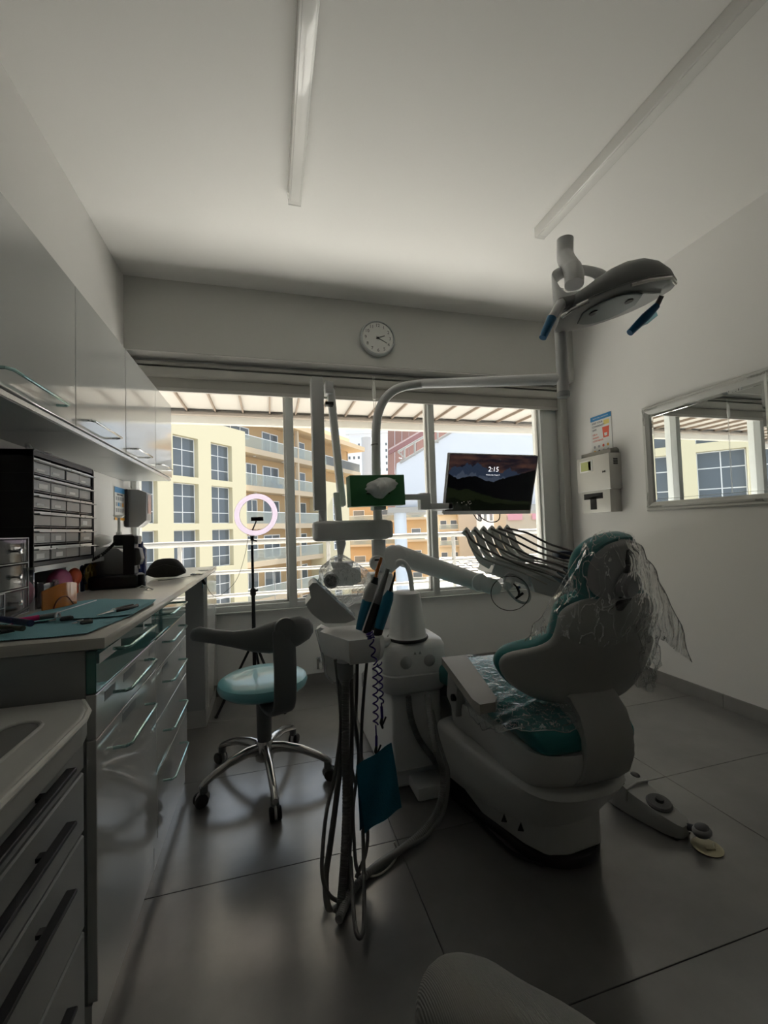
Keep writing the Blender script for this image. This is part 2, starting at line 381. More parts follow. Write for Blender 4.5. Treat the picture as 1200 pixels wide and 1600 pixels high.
# ---- orange building with balconies
t = thing('apartment_building', og(-8, 45, GROUND), 'orange apartment building with glass-fronted balconies, beyond the two window mullions', 'building')
M = oriented(-11.57, 35.3, ANG)
m = MB(M); W = 1.6
m.box((-8, W, GROUND), (20.5, W + .4, 11.3)); m.box((20.1, W, GROUND), (20.5, 14, 11.3))
m.build('wall', ora, t, smooth=0)
MB(M).box((-8, -.35, 11.2), (21.6, 14, 11.75)).box((-8, .9, 11.7), (19.8, 1.2, 12.7)).build('roof', mat('tan_parapet', (.66, .50, .32), .85), t, smooth=0)
slabs = [8.4 - 3.28 * k for k in range(7)]
for k, z in enumerate(slabs):
    E_ = 20.9 if k == 0 else 11.6
    MB(M).box((-.4, -.02, z - .48), (E_, W, z)).build('balcony_slab', slabm, t, smooth=0)
    if k < 5:
        r = MB(M).box((-.4, 0, z + 1.0), (E_, .05, z + 1.06)).build('balcony_rail', wfr, t, smooth=0)
        MB(M).box((-.4, .01, z), (E_, .03, z + 1.0)).build('balcony_glass', gls, r, smooth=0)
    for (a, b_) in ((1.7, 3.1), (3.92, 6.27), (9.7, 10.8), (12.9, 14.6), (17.2, 18.6)):
        if (k == 0 and a == 1.7) or (k and a > 12): continue
        glazing(M, a, b_, z + .05, z + 2.25, t, 'balcony_door', 2 if b_ - a > 1.5 or a == 1.7 else 1, (), y=W - .06, fr=.09)
    if k < 6:
        MB(M).cyl((2, .8, z - .49), (2, .8, z - .53), .14, seg=8).build('soffit_lamp', wfr, t)
        MB(M).cyl((6, .8, z - .49), (6, .8, z - .53), .14, seg=8).build('soffit_lamp', wfr, t)
for u in (7.5, 15.9): MB(M).box((u - .12, 0, GROUND if u < 9 else 7.9), (u + .12, .3, 11.3)).build('pillar', slabm, t, smooth=0)
MB(M).box((11.6, -.55, GROUND), (16.6, W, 6.4)).build('projecting_bay', yel, t, smooth=0)
for k in range(4): glazing(M, 12.9, 14.4, 5.0 - 3.28 * k - 2.9, 5.0 - 3.28 * k - .3, t, y=-.6, fr=.09)
glazing(M, -1.2, 2.2, 9.5, 10.55, t, 'clerestory_window', 3, (), y=W - .06, fr=.09)
q = MB(M)
for k in range(4): q.box((4.2 + .1 * k, .5, 5.12), (4.25 + .1 * k, .9, 5.95))
q.box((4.1, .4, 5.5), (4.7, 1.0, 5.56)).box((5.0, .5, 5.1), (5.5, 1.0, 5.6)).build('balcony_furniture', mat('blue_furniture', (.12, .18, .30), .6), t, smooth=0)

# ---- helper: a far block facing us with rows of windows
def block(lab, px0, px1, pyt, dep, depth, wm, ww, wh, nx, ny, gap, ytop, ang=0, rails=False, name='apartment_building', group=None):
    x0 = (px0 - 600) / FPX * dep; x1 = (px1 - 600) / FPX * dep; zt = zat(pyt, dep, (px0 + px1) / 2)
    o = og((x0 + x1) / 2, dep, GROUND); t = thing(name, o, lab, 'building', group)
    c = og((x0 + x1) / 2, dep); a = YAW + ang
    X = Vector((math.cos(a), -math.sin(a), 0)); Y = Vector((math.sin(a), math.cos(a), 0))
    M = Matrix(((X.x, Y.x, 0, c.x), (X.y, Y.y, 0, c.y), (0, 0, 1, 0), (0, 0, 0, 1))); hw = (x1 - x0) / 2
    MB(M).box((-hw, 0, GROUND), (hw, depth, zt)).build('wall', wm, t, smooth=0)
    for i in range(nx):
        for j in range(ny):
            u = -hw + (i + .5) * 2 * hw / nx; z = zt - ytop - j * gap
            f = MB(M).box((u - ww / 2, -.06, z - wh), (u + ww / 2, .02, z)).build('window', wfr, t, smooth=0)
            MB(M).box((u - ww / 2 + .08, -.08, z - wh + .08), (u + ww / 2 - .08, -.05, z - .08)).build('pane', bgl, f, smooth=0)
    if rails:
        for j in range(ny):
            z = zt - ytop - j * gap - wh
            MB(M).box((-hw, -1.3, z - .35), (hw, 0, z)).build('balcony_slab', slabm, t, smooth=0)
            r = MB(M).box((-hw, -1.3, z + .95), (hw, -1.25, z + 1.02)).build('balcony_rail', wfr, t, smooth=0)
            MB(M).box((-hw, -1.29, z), (hw, -1.27, z + .95)).build('balcony_glass', gls, r, smooth=0)
    return t, M, hw, zt
block('tall white tower with small square windows behind the orange roof', 548, 612, 674, 150, 12, greyw, .8, 1.15, 6, 12, 2.3, 4.2, name='tower_block')
t, M, hw, zt = block('low white tower wing with paired windows at the end of the orange balconies', 545, 574, 706, 120, 8, greyw, .75, 1.0, 4, 12, 2.2, 1.2, name='tower_block')
# curved pediment of the far tower and its grey drum
p = og(-4, 149, zat(674, 149)); t = thing('roof_pediment', p, 'pale arched pediment with a round emblem on top of the far white tower', 'roof')
m = MB(); pts = []
for k in range(13):
    u = k / 12; pts.append((u, .35 + .65 * math.sin(PI * min(1, u * 1.15)) ** 1.2))
lo = og(-13, 149, zat(676, 149)); hi = og(4, 149, 0)
ring0 = [lo + (hi - lo).dot(RH) * u * RH + Vector((0, 0, h * 4.5)) for u, h in pts] + [lo + (hi - lo).dot(RH) * RH, lo]
m.loft([ring0, [q + FH * 3 for q in ring0]]).build('gable', greyw, t, smooth=0)
c = og(-1.5, 148.9, lo.z + 2.4); MB().cyl(c, c - FH * .3, 1.1, seg=20).build('emblem_ring', far_g, t)
c = og(-24 * 110 / FPX, 110, GROUND); t = tag(MB().cyl(c, (c.x, c.y, zat(684, 110, 576)), 1.35, seg=24).build('water_tower', far_g), 'grey cylindrical tower standing before the far white tower', 'tower')
block('orange lower wing with glass balconies under the white stair slab', 540, 622, 742, 74, 9, ora, 2.0, 2.0, 2, 5, 4.0, 2.2, rails=True)
block('orange balcony block seen right of the round grey column', 630, 668, 760, 66, 9, ora, 1.5, 1.7, 1, 5, 3.4, 3.2, rails=True)
block('beige far apartment block under the monitor bracket', 684, 716, 770, 90, 9, beige, 1.4, 1.9, 2, 6, 3.4, 2.5, rails=True)
block('beige far block with a plain stair tower under the monitor', 716, 744, 765, 88, 9, mat('taupe_render', (.55, .48, .38), .85), .9, 1.4, 1, 3, 6.5, 14)
block('pale far block with narrow windows beneath the monitor', 744, 790, 775, 96, 9, greyw, .8, 2.2, 5, 4, 4.2, 3.5)
t, M, hw, zt = block('taupe low building with pink hangings near the right window jamb', 790, 862, 800, 80, 9, mat('taupe_render', (.55, .48, .38), .85), .9, 1.4, 1, 1, 6.5, 9)
for k in (-.93, .12):
    tag(MB(M).box((hw * k, -.35, 1.8), (hw * k + hw * .62, -.3, 5.4)).build('hanging_banner', mat('pink_cloth', (.70, .36, .42), .8)), 'pink cloth hanging on the taupe building, %s' % ('left of the two' if k < 0 else 'right of the two'), 'banner', 'pink hangings')
block('cream far block closing the street behind the taupe building', 850, 900, 742, 110, 9, beige, 1.6, 2.0, 4, 6, 4.2, 4)
# rooftops with pale paving under the far blocks
def roof(lab, px0, px1, d0, d1, z, m_, slats=0):
    A = [og((px0 - 600) / FPX * d0, d0, z), og((px1 - 600) / FPX * d0, d0, z), og((px1 - 600) / FPX * d1, d1, z), og((px0 - 600) / FPX * d1, d1, z)]
    t = thing('flat_roof', (A[0] + A[2]) / 2 + Vector((0, 0, -.6)), lab, 'roof')
    MB().loft([[q - Vector((0, 0, .6)) for q in A], A]).build('deck', m_, t, smooth=0)
    for k in range(slats):
        u = k / slats; a = A[0].lerp(A[3], u); b_ = A[1].lerp(A[2], u); n = 9
        for j in range(n):
            c = a.lerp(b_, (j + .12 + .4 * (k % 2)) / (n + .5)); e = a.lerp(b_, (j + .9 + .4 * (k % 2)) / (n + .5)); w_ = (A[3] - A[0]) / slats * .75
            MB().loft([[c, e, e + w_, c + w_], [q + Vector((0, 0, .1)) for q in (c, e, e + w_, c + w_)]]).build('roof_panel', mat('roof_panel', (.10, .088, .066), .8), t, smooth=0)
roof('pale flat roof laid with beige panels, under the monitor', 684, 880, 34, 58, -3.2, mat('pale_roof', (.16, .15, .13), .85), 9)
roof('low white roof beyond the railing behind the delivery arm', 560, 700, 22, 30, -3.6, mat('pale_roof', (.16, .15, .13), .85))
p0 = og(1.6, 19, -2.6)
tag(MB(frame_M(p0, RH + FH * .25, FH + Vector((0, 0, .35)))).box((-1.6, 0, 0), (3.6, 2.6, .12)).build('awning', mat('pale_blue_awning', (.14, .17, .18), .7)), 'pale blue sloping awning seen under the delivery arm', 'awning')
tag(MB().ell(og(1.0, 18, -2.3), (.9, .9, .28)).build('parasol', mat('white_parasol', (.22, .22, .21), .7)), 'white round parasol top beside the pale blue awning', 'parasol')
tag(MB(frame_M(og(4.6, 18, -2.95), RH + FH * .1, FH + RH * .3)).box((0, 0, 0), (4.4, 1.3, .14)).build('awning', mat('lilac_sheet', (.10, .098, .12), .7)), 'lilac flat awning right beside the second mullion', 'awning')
# two ornamental white urns beyond the railing
for (px, w_, lab) in ((356, 13, 'white ornamental urn beyond the railing, nearer the worktop'), (427, 17, 'white ornamental urn beyond the railing, beside the tripod')):
    d = 12.0; c = og((px - 600) / FPX * d, d, 0); s = w_ / 26 * d / FPX * 1.5; zb = zat(945, d, px); zt = zat(905 if px > 400 else 914, d, px)
    t = thing('garden_urn', (c.x, c.y, zb), lab, 'urn', 'ornamental urns')
    MB().lathe([(s * .5, 0), (s * .55, .04), (s * .3, .08), (s * .35, .12), (s * .95, (zt - zb) * .45), (s * 1.0, (zt - zb) * .7), (s * .8, (zt - zb) * .84), (s, (zt - zb) * .86)], (c.x, c.y, zb), 14).build('bowl', railm, t)
    MB().lathe([(s * .55, 0), (s * .7, .06), (s * .45, .2), (s * .2, .26), (s * .3, .32), (.01, .42)], (c.x, c.y, zt - .08), 12).build('finial', railm, t)

# ---- near stair to the right: white flank wall, maroon cladding, railings, slab on a round column
D0 = 11.0
def sp(px, py, d=D0):
    q = ray(px, py); return CO + q * (d / q.dot(FH))
t = thing('stair_block', og(4, 11.6, 1.5), 'white outdoor staircase block climbing to the right above the roofs', 'staircase')
poly = [(620, 724), (700, 680), (784, 632), (905, 560), (905, 792), (620, 792)]
f = [sp(*q) for q in poly]
MB().loft([f, [q + FH * 1.6 for q in f]]).build('flank_wall', shw, t, smooth=0)
f = [sp(*q, D0 - .3) for q in ((606, 793), (905, 786), (905, 797), (606, 801))]
MB().loft([f, [q + FH * 2.4 for q in f]]).build('landing_slab', railm, t, smooth=0)
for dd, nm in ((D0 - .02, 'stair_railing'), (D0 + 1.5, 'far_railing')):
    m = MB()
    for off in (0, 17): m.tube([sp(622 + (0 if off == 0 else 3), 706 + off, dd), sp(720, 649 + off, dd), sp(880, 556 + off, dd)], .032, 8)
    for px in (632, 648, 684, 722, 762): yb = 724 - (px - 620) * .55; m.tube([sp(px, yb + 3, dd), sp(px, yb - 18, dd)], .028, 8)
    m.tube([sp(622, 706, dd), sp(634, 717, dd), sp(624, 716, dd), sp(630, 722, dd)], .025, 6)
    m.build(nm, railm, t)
t = thing('cladding_wall', og(2.5, 14, 1.5), 'maroon wall of vertical cladding boards behind the white staircase', 'wall')
for k in range(9):
    x0 = 606 + k * 11.2; f = [sp(x0, 640, 14 + .1 * k), sp(x0 + 10.6, 640, 14.1 + .1 * k), sp(x0 + 10.6, 795, 14.1 + .1 * k), sp(x0, 795, 14 + .1 * k)]
    MB().loft([f, [q + FH * .15 for q in f]]).build('cladding_board', marm, t, smooth=0)
f = [sp(607, 704, 13.6), sp(712, 643, 13.6), sp(712, 654, 13.6), sp(607, 710, 13.6)]
MB().loft([f, [q + FH * .2 for q in f]]).build('sloping_band', mat('maroon_band', (.25, .13, .13), .6), t, smooth=0)
f = [sp(607, 701.5, 13.58), sp(712, 640.5, 13.58), sp(712, 643, 13.58), sp(607, 704, 13.58)]
MB().loft([f, [q + FH * .2 for q in f]]).build('pink_coping', mat('pink_coping', (.45, .34, .33), .6), t, smooth=0)
c = sp(625, 800); tag(MB().cyl((c.x, c.y, GROUND), (c.x, c.y, c.z + .02), .165, seg=28).build('round_column', mat('grey_column', (.60, .64, .69), .6)), 'round pale grey column carrying the staircase landing', 'column')
# ================================================================ cabinets on the left wall
gloss = mat('gloss_white_front', (.66, .67, .65), .09, spec=.6, coat=.6, noise=.015, nscale=4)
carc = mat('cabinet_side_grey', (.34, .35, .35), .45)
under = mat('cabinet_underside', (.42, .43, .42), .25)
alu = mat('edge_profile', (.62, .62, .60), .25, metal=.8)
tealf = mat('teal_glass_front', (.06, .20, .185), .06, spec=.7, coat=.8)
chrome = mat('chrome', (.75, .77, .78), .12, metal=1)
hndl = mat('teal_tinted_handle', (.42, .62, .60), .16, metal=.9)
topm = mat('worktop', (.62, .60, .55), .22, noise=.02, nscale=30)
labm = mat('paper_label', (.88, .88, .86), .6); slotm = mat('label_slot', (.22, .23, .23), .35)
def bar_handle(parent, x, y0, y1, z, reach, m_, flip=1):
    """angled bar handle on a front facing +x"""
    MB().tube([(x, y0, z), (x + reach * .75, y0, z), (x + reach, y0 + .012, z), (x + reach, y1 - .012, z), (x + reach * .75, y1, z), (x, y1, z)], .0042, 8).build('handle', m_, parent)
# upper cabinets
UX, uz0, uz1 = -.60, 1.46, 1.925
uy = [.95, 1.556, 2.045, 2.54, 2.93]
ulab = ['glossy white wall cabinet at the left edge, nearest the camera', 'glossy white wall cabinet above the organiser, second from the camera', 'glossy white wall cabinet third from the camera, before the last one', 'glossy white wall cabinet at the far end beside the window']
for i in range(4):
    y0, y1 = uy[i], uy[i + 1]; t = thing('wall_cabinet', (XL, (y0 + y1) / 2, uz0), ulab[i], 'cabinet', 'wall cabinets')
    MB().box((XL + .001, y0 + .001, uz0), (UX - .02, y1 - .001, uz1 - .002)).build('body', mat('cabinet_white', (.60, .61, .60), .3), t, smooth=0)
    gap = .004 if i == 2 else .0015
    d = MB().box((UX - .018, y0 + gap, uz0 + .001), (UX, y1 - .0015, uz1), .0015, 1).build('door', gloss, t, smooth=0)
    h0, h1 = ((1.13, 1.43), (1.60, 1.885), (2.10, 2.335), (2.55, 2.775))[i]
    bar_handle(d, UX, h0, h1, 1.492, .036, hndl if i == 0 else chrome)
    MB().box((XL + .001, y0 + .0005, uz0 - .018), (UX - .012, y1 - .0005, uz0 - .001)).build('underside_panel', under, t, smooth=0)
    MB().box((UX - .011, y0 + .0005, uz0 - .016), (UX - .006, y1 - .0005, uz0 - .003)).build('edge_strip', alu, t, smooth=0)
# base cabinets
BX = -.38
def base_unit(y0, y1, seams, hz, hy, lab, labels):
    t = thing('drawer_cabinet', (XL, (y0 + y1) / 2, 0), lab, 'cabinet', 'drawer cabinets under the worktop')
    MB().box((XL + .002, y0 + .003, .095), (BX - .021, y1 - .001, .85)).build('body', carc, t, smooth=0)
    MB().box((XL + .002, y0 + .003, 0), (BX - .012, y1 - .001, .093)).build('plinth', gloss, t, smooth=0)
    for k in range(len(seams) - 1):
        z1, z0 = seams[k], seams[k + 1]
        d = MB().box((BX - .02, y0 + .0012, z0 + .002), (BX, y1 - .0012, z1 - .001), .0012, 1).build('drawer', tealf if k == 0 else gloss, t, smooth=0, label='teal glass drawer front' if k == 0 else None)
        bar_handle(d, BX, hy[0], hy[1], hz[k], .036, hndl)
        for (a, b_, m_) in labels.get(k, ()): MB().box((BX - .0002, a, z1 - .034), (BX + .0006, b_, z1 - .012)).build('label_slot', m_, d, smooth=0)
    return t
ta = base_unit(1.08, 1.578, [.848, .752, .653, .098], [.825, .72, .586], (1.185, 1.45), 'white drawer cabinet with teal glass top drawer, nearer the camera', {0: ((1.10, 1.24, labm), (1.44, 1.53, labm)), 1: ((1.13, 1.20, slotm), (1.26, 1.36, slotm), (1.50, 1.55, slotm)), 2: ((1.25, 1.36, slotm),)})
tb = base_unit(1.58, 2.095, [.848, .745, .646, .477, .305, .098], [.817, .72, .581, .412, .24], (1.665, 1.935), 'white five-drawer cabinet with teal glass top drawer, farther from the camera', {2: ((1.66, 1.74, slotm), (1.95, 2.02, slotm))})
wt = tag(MB().box((XL + .001, 1.075, .852), (-.36, YW - .008, .877), .0025, 2).build('worktop', topm), 'pale grey worktop running along the left wall to the window', 'worktop')
t = thing('end_cabinet', (-.62, 2.85, 0), 'tall white end cabinet carrying the far end of the worktop', 'cabinet')
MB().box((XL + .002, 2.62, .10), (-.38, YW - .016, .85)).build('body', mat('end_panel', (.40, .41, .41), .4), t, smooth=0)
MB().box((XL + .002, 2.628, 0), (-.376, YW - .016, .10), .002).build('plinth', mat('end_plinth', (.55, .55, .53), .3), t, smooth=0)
MB().box((-.381, 2.64, .104), (-.362, YW - .02, .848), .0015, 1).build('door', gloss, t, smooth=0)
# rear panel of the knee space
tag(MB().box((XL + .002, 2.097, .0), (XL + .02, 2.618, .85)).build('knee_space_panel', mat('cabinet_white', (.6, .61, .6), .3)), 'white back panel of the gap under the worktop', 'panel')

# ---------------- cart in the foreground
cbody = mat('cart_plastic', (.40, .41, .40), .42, bump=.1, bscale=300); cfront = mat('cart_front', (.36, .37, .365), .35)
dark = mat('dark_handle', (.05, .05, .055), .4, metal=.3)
t = thing('dental_cart', (-.6, .6, 0), 'pale grey plastic-topped drawer cart in the left foreground', 'cart')
MB().box((-.84, .12, .06), (-.385, .985, .70)).build('body', cbody, t, smooth=0)
out = [(-.86, .1), (-.36, .1), (-.353, .94), (-.362, .985), (-.395, 1.055), (-.86, 1.055)]
bm_top = MB()
def oval(x0, x1, y0, y1, n=8):
    r = (x1 - x0) / 2; xc = (x0 + x1) / 2; P = []
    for k in range(n + 1): a = PI * k / n; P.append((xc + r * math.cos(a), y1 - r + r * math.sin(a)))
    for k in range(n + 1): a = PI + PI * k / n; P.append((xc + r * math.cos(a), y0 + r + r * math.sin(a)))
    return P
bm_top.prism(out, 2, .70, .757, .008, 3).build('moulded_top', mat('cart_top', (.50, .50, .475), .33), t)
g_ = MB(); o1 = oval(-.475, -.415, .30, .945)
g_.prism(o1, 2, .7572, .7578); g_.build('grip_recess', mat('grip_recess', (.20, .20, .195), .5), t)
rim = [(x, y, .758) for x, y in oval(-.479, -.411, .295, .950)]
MB().tube(rim, .0035, 8, closed=True).build('grip_rim', mat('cart_top', (.5, .5, .475), .33), t)
MB().tube([(-.357, .12, .750), (-.351, .94, .750), (-.362, .99, .750), (-.395, 1.052, .750)], .006, 8).build('edge_bead', mat('bead', (.70, .70, .66), .3), t)
zs = [.70, .641, .521, .338, .08]
for k in range(4):
    d = MB().box((-.384, .125, zs[k + 1] + .003), (-.366, .98, zs[k] - .003), .003, 1).build('drawer', cfront, t, smooth=0)
    zb = (.690, .598, .482, .285)[k]
    MB().box((-.357, .35, zb - .004), (-.340, .882, zb + .004), .0015, 1).build('handle', dark, d, smooth=0)
    for yy in (.42, .80): MB().box((-.368, yy, zb - .005), (-.350, yy + .014, zb + .002)).build('handle_post', dark, d, smooth=0)
MB().box((-.366, .40, .655), (-.3655, .74, .664)).build('label_slot', slotm, t, smooth=0)
for yy in (.2, .9):
    for xx in (-.8, -.44):
        w_ = MB().cyl((xx - .012, yy, .03), (xx + .012, yy, .03), .03).build('caster', dark, t)
mt = mat('blue_paper', (.10, .30, .40), .7, bump=.3, bscale=150)
tag(MB().box((-.80, .55, .7575), (-.555, 1.04, .7595)).build('paper_sheet', mt), 'dark blue paper sheet lying on top of the cart', 'paper')

# ---------------- blue patterned mats on the worktop
matm = mat('blue_mat', (.22, .47, .54), .75, bump=.5, bscale=40, wave=60)
def sheet(poly, z, name, m_, lab, cat, sag=.003, grp=None):
    m = MB(); n = len(poly); c = sum((Vector((x, y, 0)) for x, y in poly), Vector()) / n
    m.prism(poly, 2, z, z + .0012)
    bmesh.ops.triangulate(m.bm, faces=m.bm.faces[:]); bmesh.ops.subdivide_edges(m.bm, edges=m.bm.edges[:], cuts=5, use_grid_fill=True)
    for v in m.bm.verts:
        v.co.z += abs(math.sin(v.co.x * 17 + v.co.y * 13)) * sag + abs(math.sin(v.co.x * 31 - v.co.y * 22)) * sag * .5
    return tag(m.build(name, m_), lab, cat, grp)
sheet([(-.79, 1.11), (-.41, 1.115), (-.385, 1.28), (-.375, 1.33), (-.80, 1.36)], .8775, 'paper_mat', matm, 'ribbed blue paper mat at the near corner of the worktop', 'mat', grp='blue paper mats')
sheet([(-.67, 1.30), (-.372, 1.30), (-.366, 1.50), (-.372, 1.56), (-.56, 1.68), (-.66, 1.62)], .882, 'paper_mat', matm, 'ribbed blue paper mat under the black pliers', 'mat', grp='blue paper mats')
# strips of white thread printed on mats
tag(MB().tube([(-.66, 1.17, .890), (-.585, 1.37, .892), (-.56, 1.60, .892)], .0016, 5).build('white_thread', mat('thread_white', (.85, .88, .88), .6)), 'thin white thread lying across the blue mats', 'thread')

# ---------------- parts organiser: black frame, 4 x 6 clear drawers
blk = mat('black_plastic', (.008, .008, .009), .45); blk2 = mat('black_frame', (.03, .03, .032), .3)
clear = film('clear_drawer', (.90, .91, .91), .25, .12, .30); clr_lip = mat('drawer_lip', (.80, .81, .80), .15, spec=.8)
OX0, OX1, OY0, OY1, OZ0, OZ1 = -.868, -.72, 1.56, 2.028, 1.014, 1.385
t = thing('parts_organizer', (-.79, 1.79, OZ0), 'black parts organiser with six rows of clear drawers, under the wall cabinets', 'organizer')
m = MB().box((OX0, OY0, OZ0), (OX1, OY0 + .008, OZ1)).box((OX0, OY1 - .008, OZ0), (OX1, OY1, OZ1)).box((OX0, OY0, OZ0), (OX1, OY1, OZ0 + .012)).box((OX0, OY0, OZ1 - .018), (OX1, OY1, OZ1)).box((OX0, OY0, OZ0), (OX0 + .006, OY1, OZ1))
m.build('frame', blk, t, smooth=0)
ch = (OZ1 - .018 - OZ0 - .012) / 6; cw = (OY1 - OY0 - .016) / 4
m = MB()
for i in range(1, 6): z = OZ0 + .012 + i * ch; m.box((OX0, OY0, z - .0015), (OX1 - .002, OY1, z + .0015))
for j in range(1, 4): y = OY0 + .008 + j * cw; m.box((OX0, y - .0015, OZ0), (OX1 - .004, y + .0015, OZ1))
m.build('divider', blk2, t, smooth=0)
rim_ = MB().tube([(OX1, OY0 + .002, OZ0), (OX1, OY0 + .002, OZ1 - .004), (OX1, OY0 + .008, OZ1), (OX1, OY1 - .008, OZ1), (OX1, OY1, OZ1 - .008), (OX1, OY1, OZ0)], .003, 6); rim_.build('front_rim', blk2, t)
rnd = random.Random(3)
greyc = mat('cloudy_front', (.36, .37, .36), .3, spec=.6)
for i in range(6):
    for j in range(4):
        z0 = OZ0 + .013 + i * ch; y0 = OY0 + .010 + j * cw; dx = rnd.uniform(-.002, .004)
        m = MB().box((OX1 - .02, y0, z0 + .003), (OX1 - .004 + dx, y0 + cw - .006, z0 + ch - .02), .0012, 1)
        d = m.build('drawer', greyc, t, smooth=0)
        MB().box((OX1 - .006 + dx, y0 - .001, z0 + ch - .019), (OX1 + .014 + dx, y0 + cw - .004, z0 + ch - .0155)).box((OX1 - .0045 + dx, y0, z0 + ch - .019), (OX1 - .002 + dx, y0 + cw - .006, z0 + ch - .008)).build('drawer_lip', clr_lip, d, smooth=0)
        if rnd.random() < .78:
            a = y0 + cw * rnd.uniform(.12, .3); b_ = a + cw * rnd.uniform(.35, .5); h = rnd.choice((.007, .009, .016))
            MB().box((OX1 - .0045 + dx, a, z0 + .010), (OX1 - .0032 + dx, b_, z0 + .010 + h)).build('label', labm, d, smooth=0)
# keys lying on top of the organiser
tag(MB().tube(spline([(-.73, 1.575, 1.39), (-.74, 1.58, 1.402), (-.76, 1.61, 1.404), (-.77, 1.65, 1.394)], 5), .005, 8).build('white_clip', mat('white_plastic', (.72, .72, .70), .25)), 'white curved clip on the near end of the organiser', 'clip')
tag(MB().lathe([(.001, 0), (.018, .0), (.018, .008), (.015, .012), (.001, .012)], (-.745, 1.70, 1.386), 16).build('tape_roll', mat('white_plastic', (.72, .72, .70), .25)), 'small white tape roll lying on the organiser', 'tape')

# ---------------- clear acrylic riser with coloured instruments under the organiser
acr = film('clear_acrylic', (.93, .95, .95), .35, .05, .10)
acre = mat('acrylic_edge', (.55, .57, .57), .15, spec=.8)
t = thing('acrylic_riser', (-.79, 1.88, .877), 'clear acrylic riser that carries the organiser on the worktop', 'shelf')
MB().box((-.87, 1.55, 1.004), (-.712, 2.15, 1.012)).build('top_plate', mat('frosted_plate', (.45, .46, .46), .2, spec=.7), t, smooth=0)
for y in (1.553, 2.144): MB().box((-.868, y, .878), (-.714, y + .005, 1.004)).build('side_plate', acr, t, smooth=0)
MB().box((-.716, 1.553, .996), (-.711, 2.15, 1.013)).box((-.716, 2.143, .878), (-.711, 2.149, 1.0)).build('front_edge', acre, t, smooth=0)
MB().box((-.868, 1.56, .878), (-.864, 2.14, 1.0)).build('back_plate', mat('dark_back', (.02, .02, .022), .5), t, smooth=0)
def pill(y, x, z, r, h, m_, lab, cat, nm):
    return tag(MB().lathe([(r * .5, 0), (r, r * .5), (r, h - r * .6), (r * .6, h - .002), (r * .1, h)], (x, y, z), 12).build(nm, m_), lab, cat)
cols_ = [('pink_rubber', (.62, .10, .22)), ('magenta_rubber', (.45, .10, .22)), ('red_orange_rubber', (.75, .13, .05)), ('navy_rubber', (.04, .06, .16)), ('olive_rubber', (.36, .28, .08)), ('ochre_rubber', (.48, .33, .06))]
def band(y0, y1, x, z, m_, lab, nm='silicone_band'):
    """flat rounded oval ring standing on edge"""
    P = []; yc = (y0 + y1) / 2; a = (y1 - y0) / 2; n = 16
    for k in range(n): u = 2 * PI * k / n; P.append((x, yc + a * math.cos(u) * .8, z + .052 + .045 * math.sin(u)))
    return tag(MB().tube(P, .009, 7, closed=True).build(nm, m_), lab, 'instrument', 'coloured instruments on the worktop')
tag(MB().ell((-.78, 1.63, .925), (.03, .04, .045)).build('rubber_bulb', mat(*cols_[0], .5)), 'dark pink rubber bulb behind the clear box lid under the riser', 'bulb')
tag(MB().ell((-.76, 1.83, .935), (.03, .075, .052)).build('rubber_bulb', mat(*cols_[1], .6, bump=.6, bscale=60)), 'knobbly pink rubber pack under the riser', 'bulb')
tag(MB().ell((-.755, 1.94, .945), (.022, .04, .036)).build('rubber_bulb', mat(*cols_[2], .5)), 'red-orange rounded rubber piece under the riser', 'bulb')
tag(MB().box((-.765, 1.905, .88), (-.74, 1.945, .945), .006).build('orange_strip', mat(*cols_[2], .5)), 'red-orange rubber strip below the rounded red piece', 'strip')
for k, (y, ci, lab) in enumerate(((2.0, 3, 'dark blue ring-handled tool under the riser'), (2.045, 4, 'olive ring-handled tool left of the ochre ones under the riser'), (2.085, 5, 'ochre ring-handled tool in the middle under the riser'), (2.125, 5, 'ochre ring-handled tool nearest the riser end'))):
    n_ = 12; ring = [(-.75, y + .013 * math.cos(2 * PI * q / n_), .965 + .018 * math.sin(2 * PI * q / n_)) for q in range(n_)]
    m = MB().tube(ring, .005, 6, closed=True).box((-.756, y - .009, .879), (-.744, y + .009, .955), .003)
    tag(m.build('ring_tool', mat(*cols_[ci], .5)), lab, 'tool', 'ring-handled tools under the riser')
t = thing('acrylic_box', (-.74, 1.66, .877), 'small open clear acrylic box with pinkish contents before the riser', 'box')
m = MB().box((-.725, 1.60, .878), (-.71, 1.603, .96)).box((-.725, 1.695, .878), (-.71, 1.699, .96)).box((-.71, 1.60, .878), (-.7075, 1.70, .955)).box((-.725, 1.6, .877), (-.708, 1.7, .880)); m.build('walls', acr, t, smooth=0)
MB().box((-.724, 1.61, .881), (-.712, 1.68, .925)).build('contents', mat('pinkish_paper', (.55, .42, .42), .7), t, smooth=0)

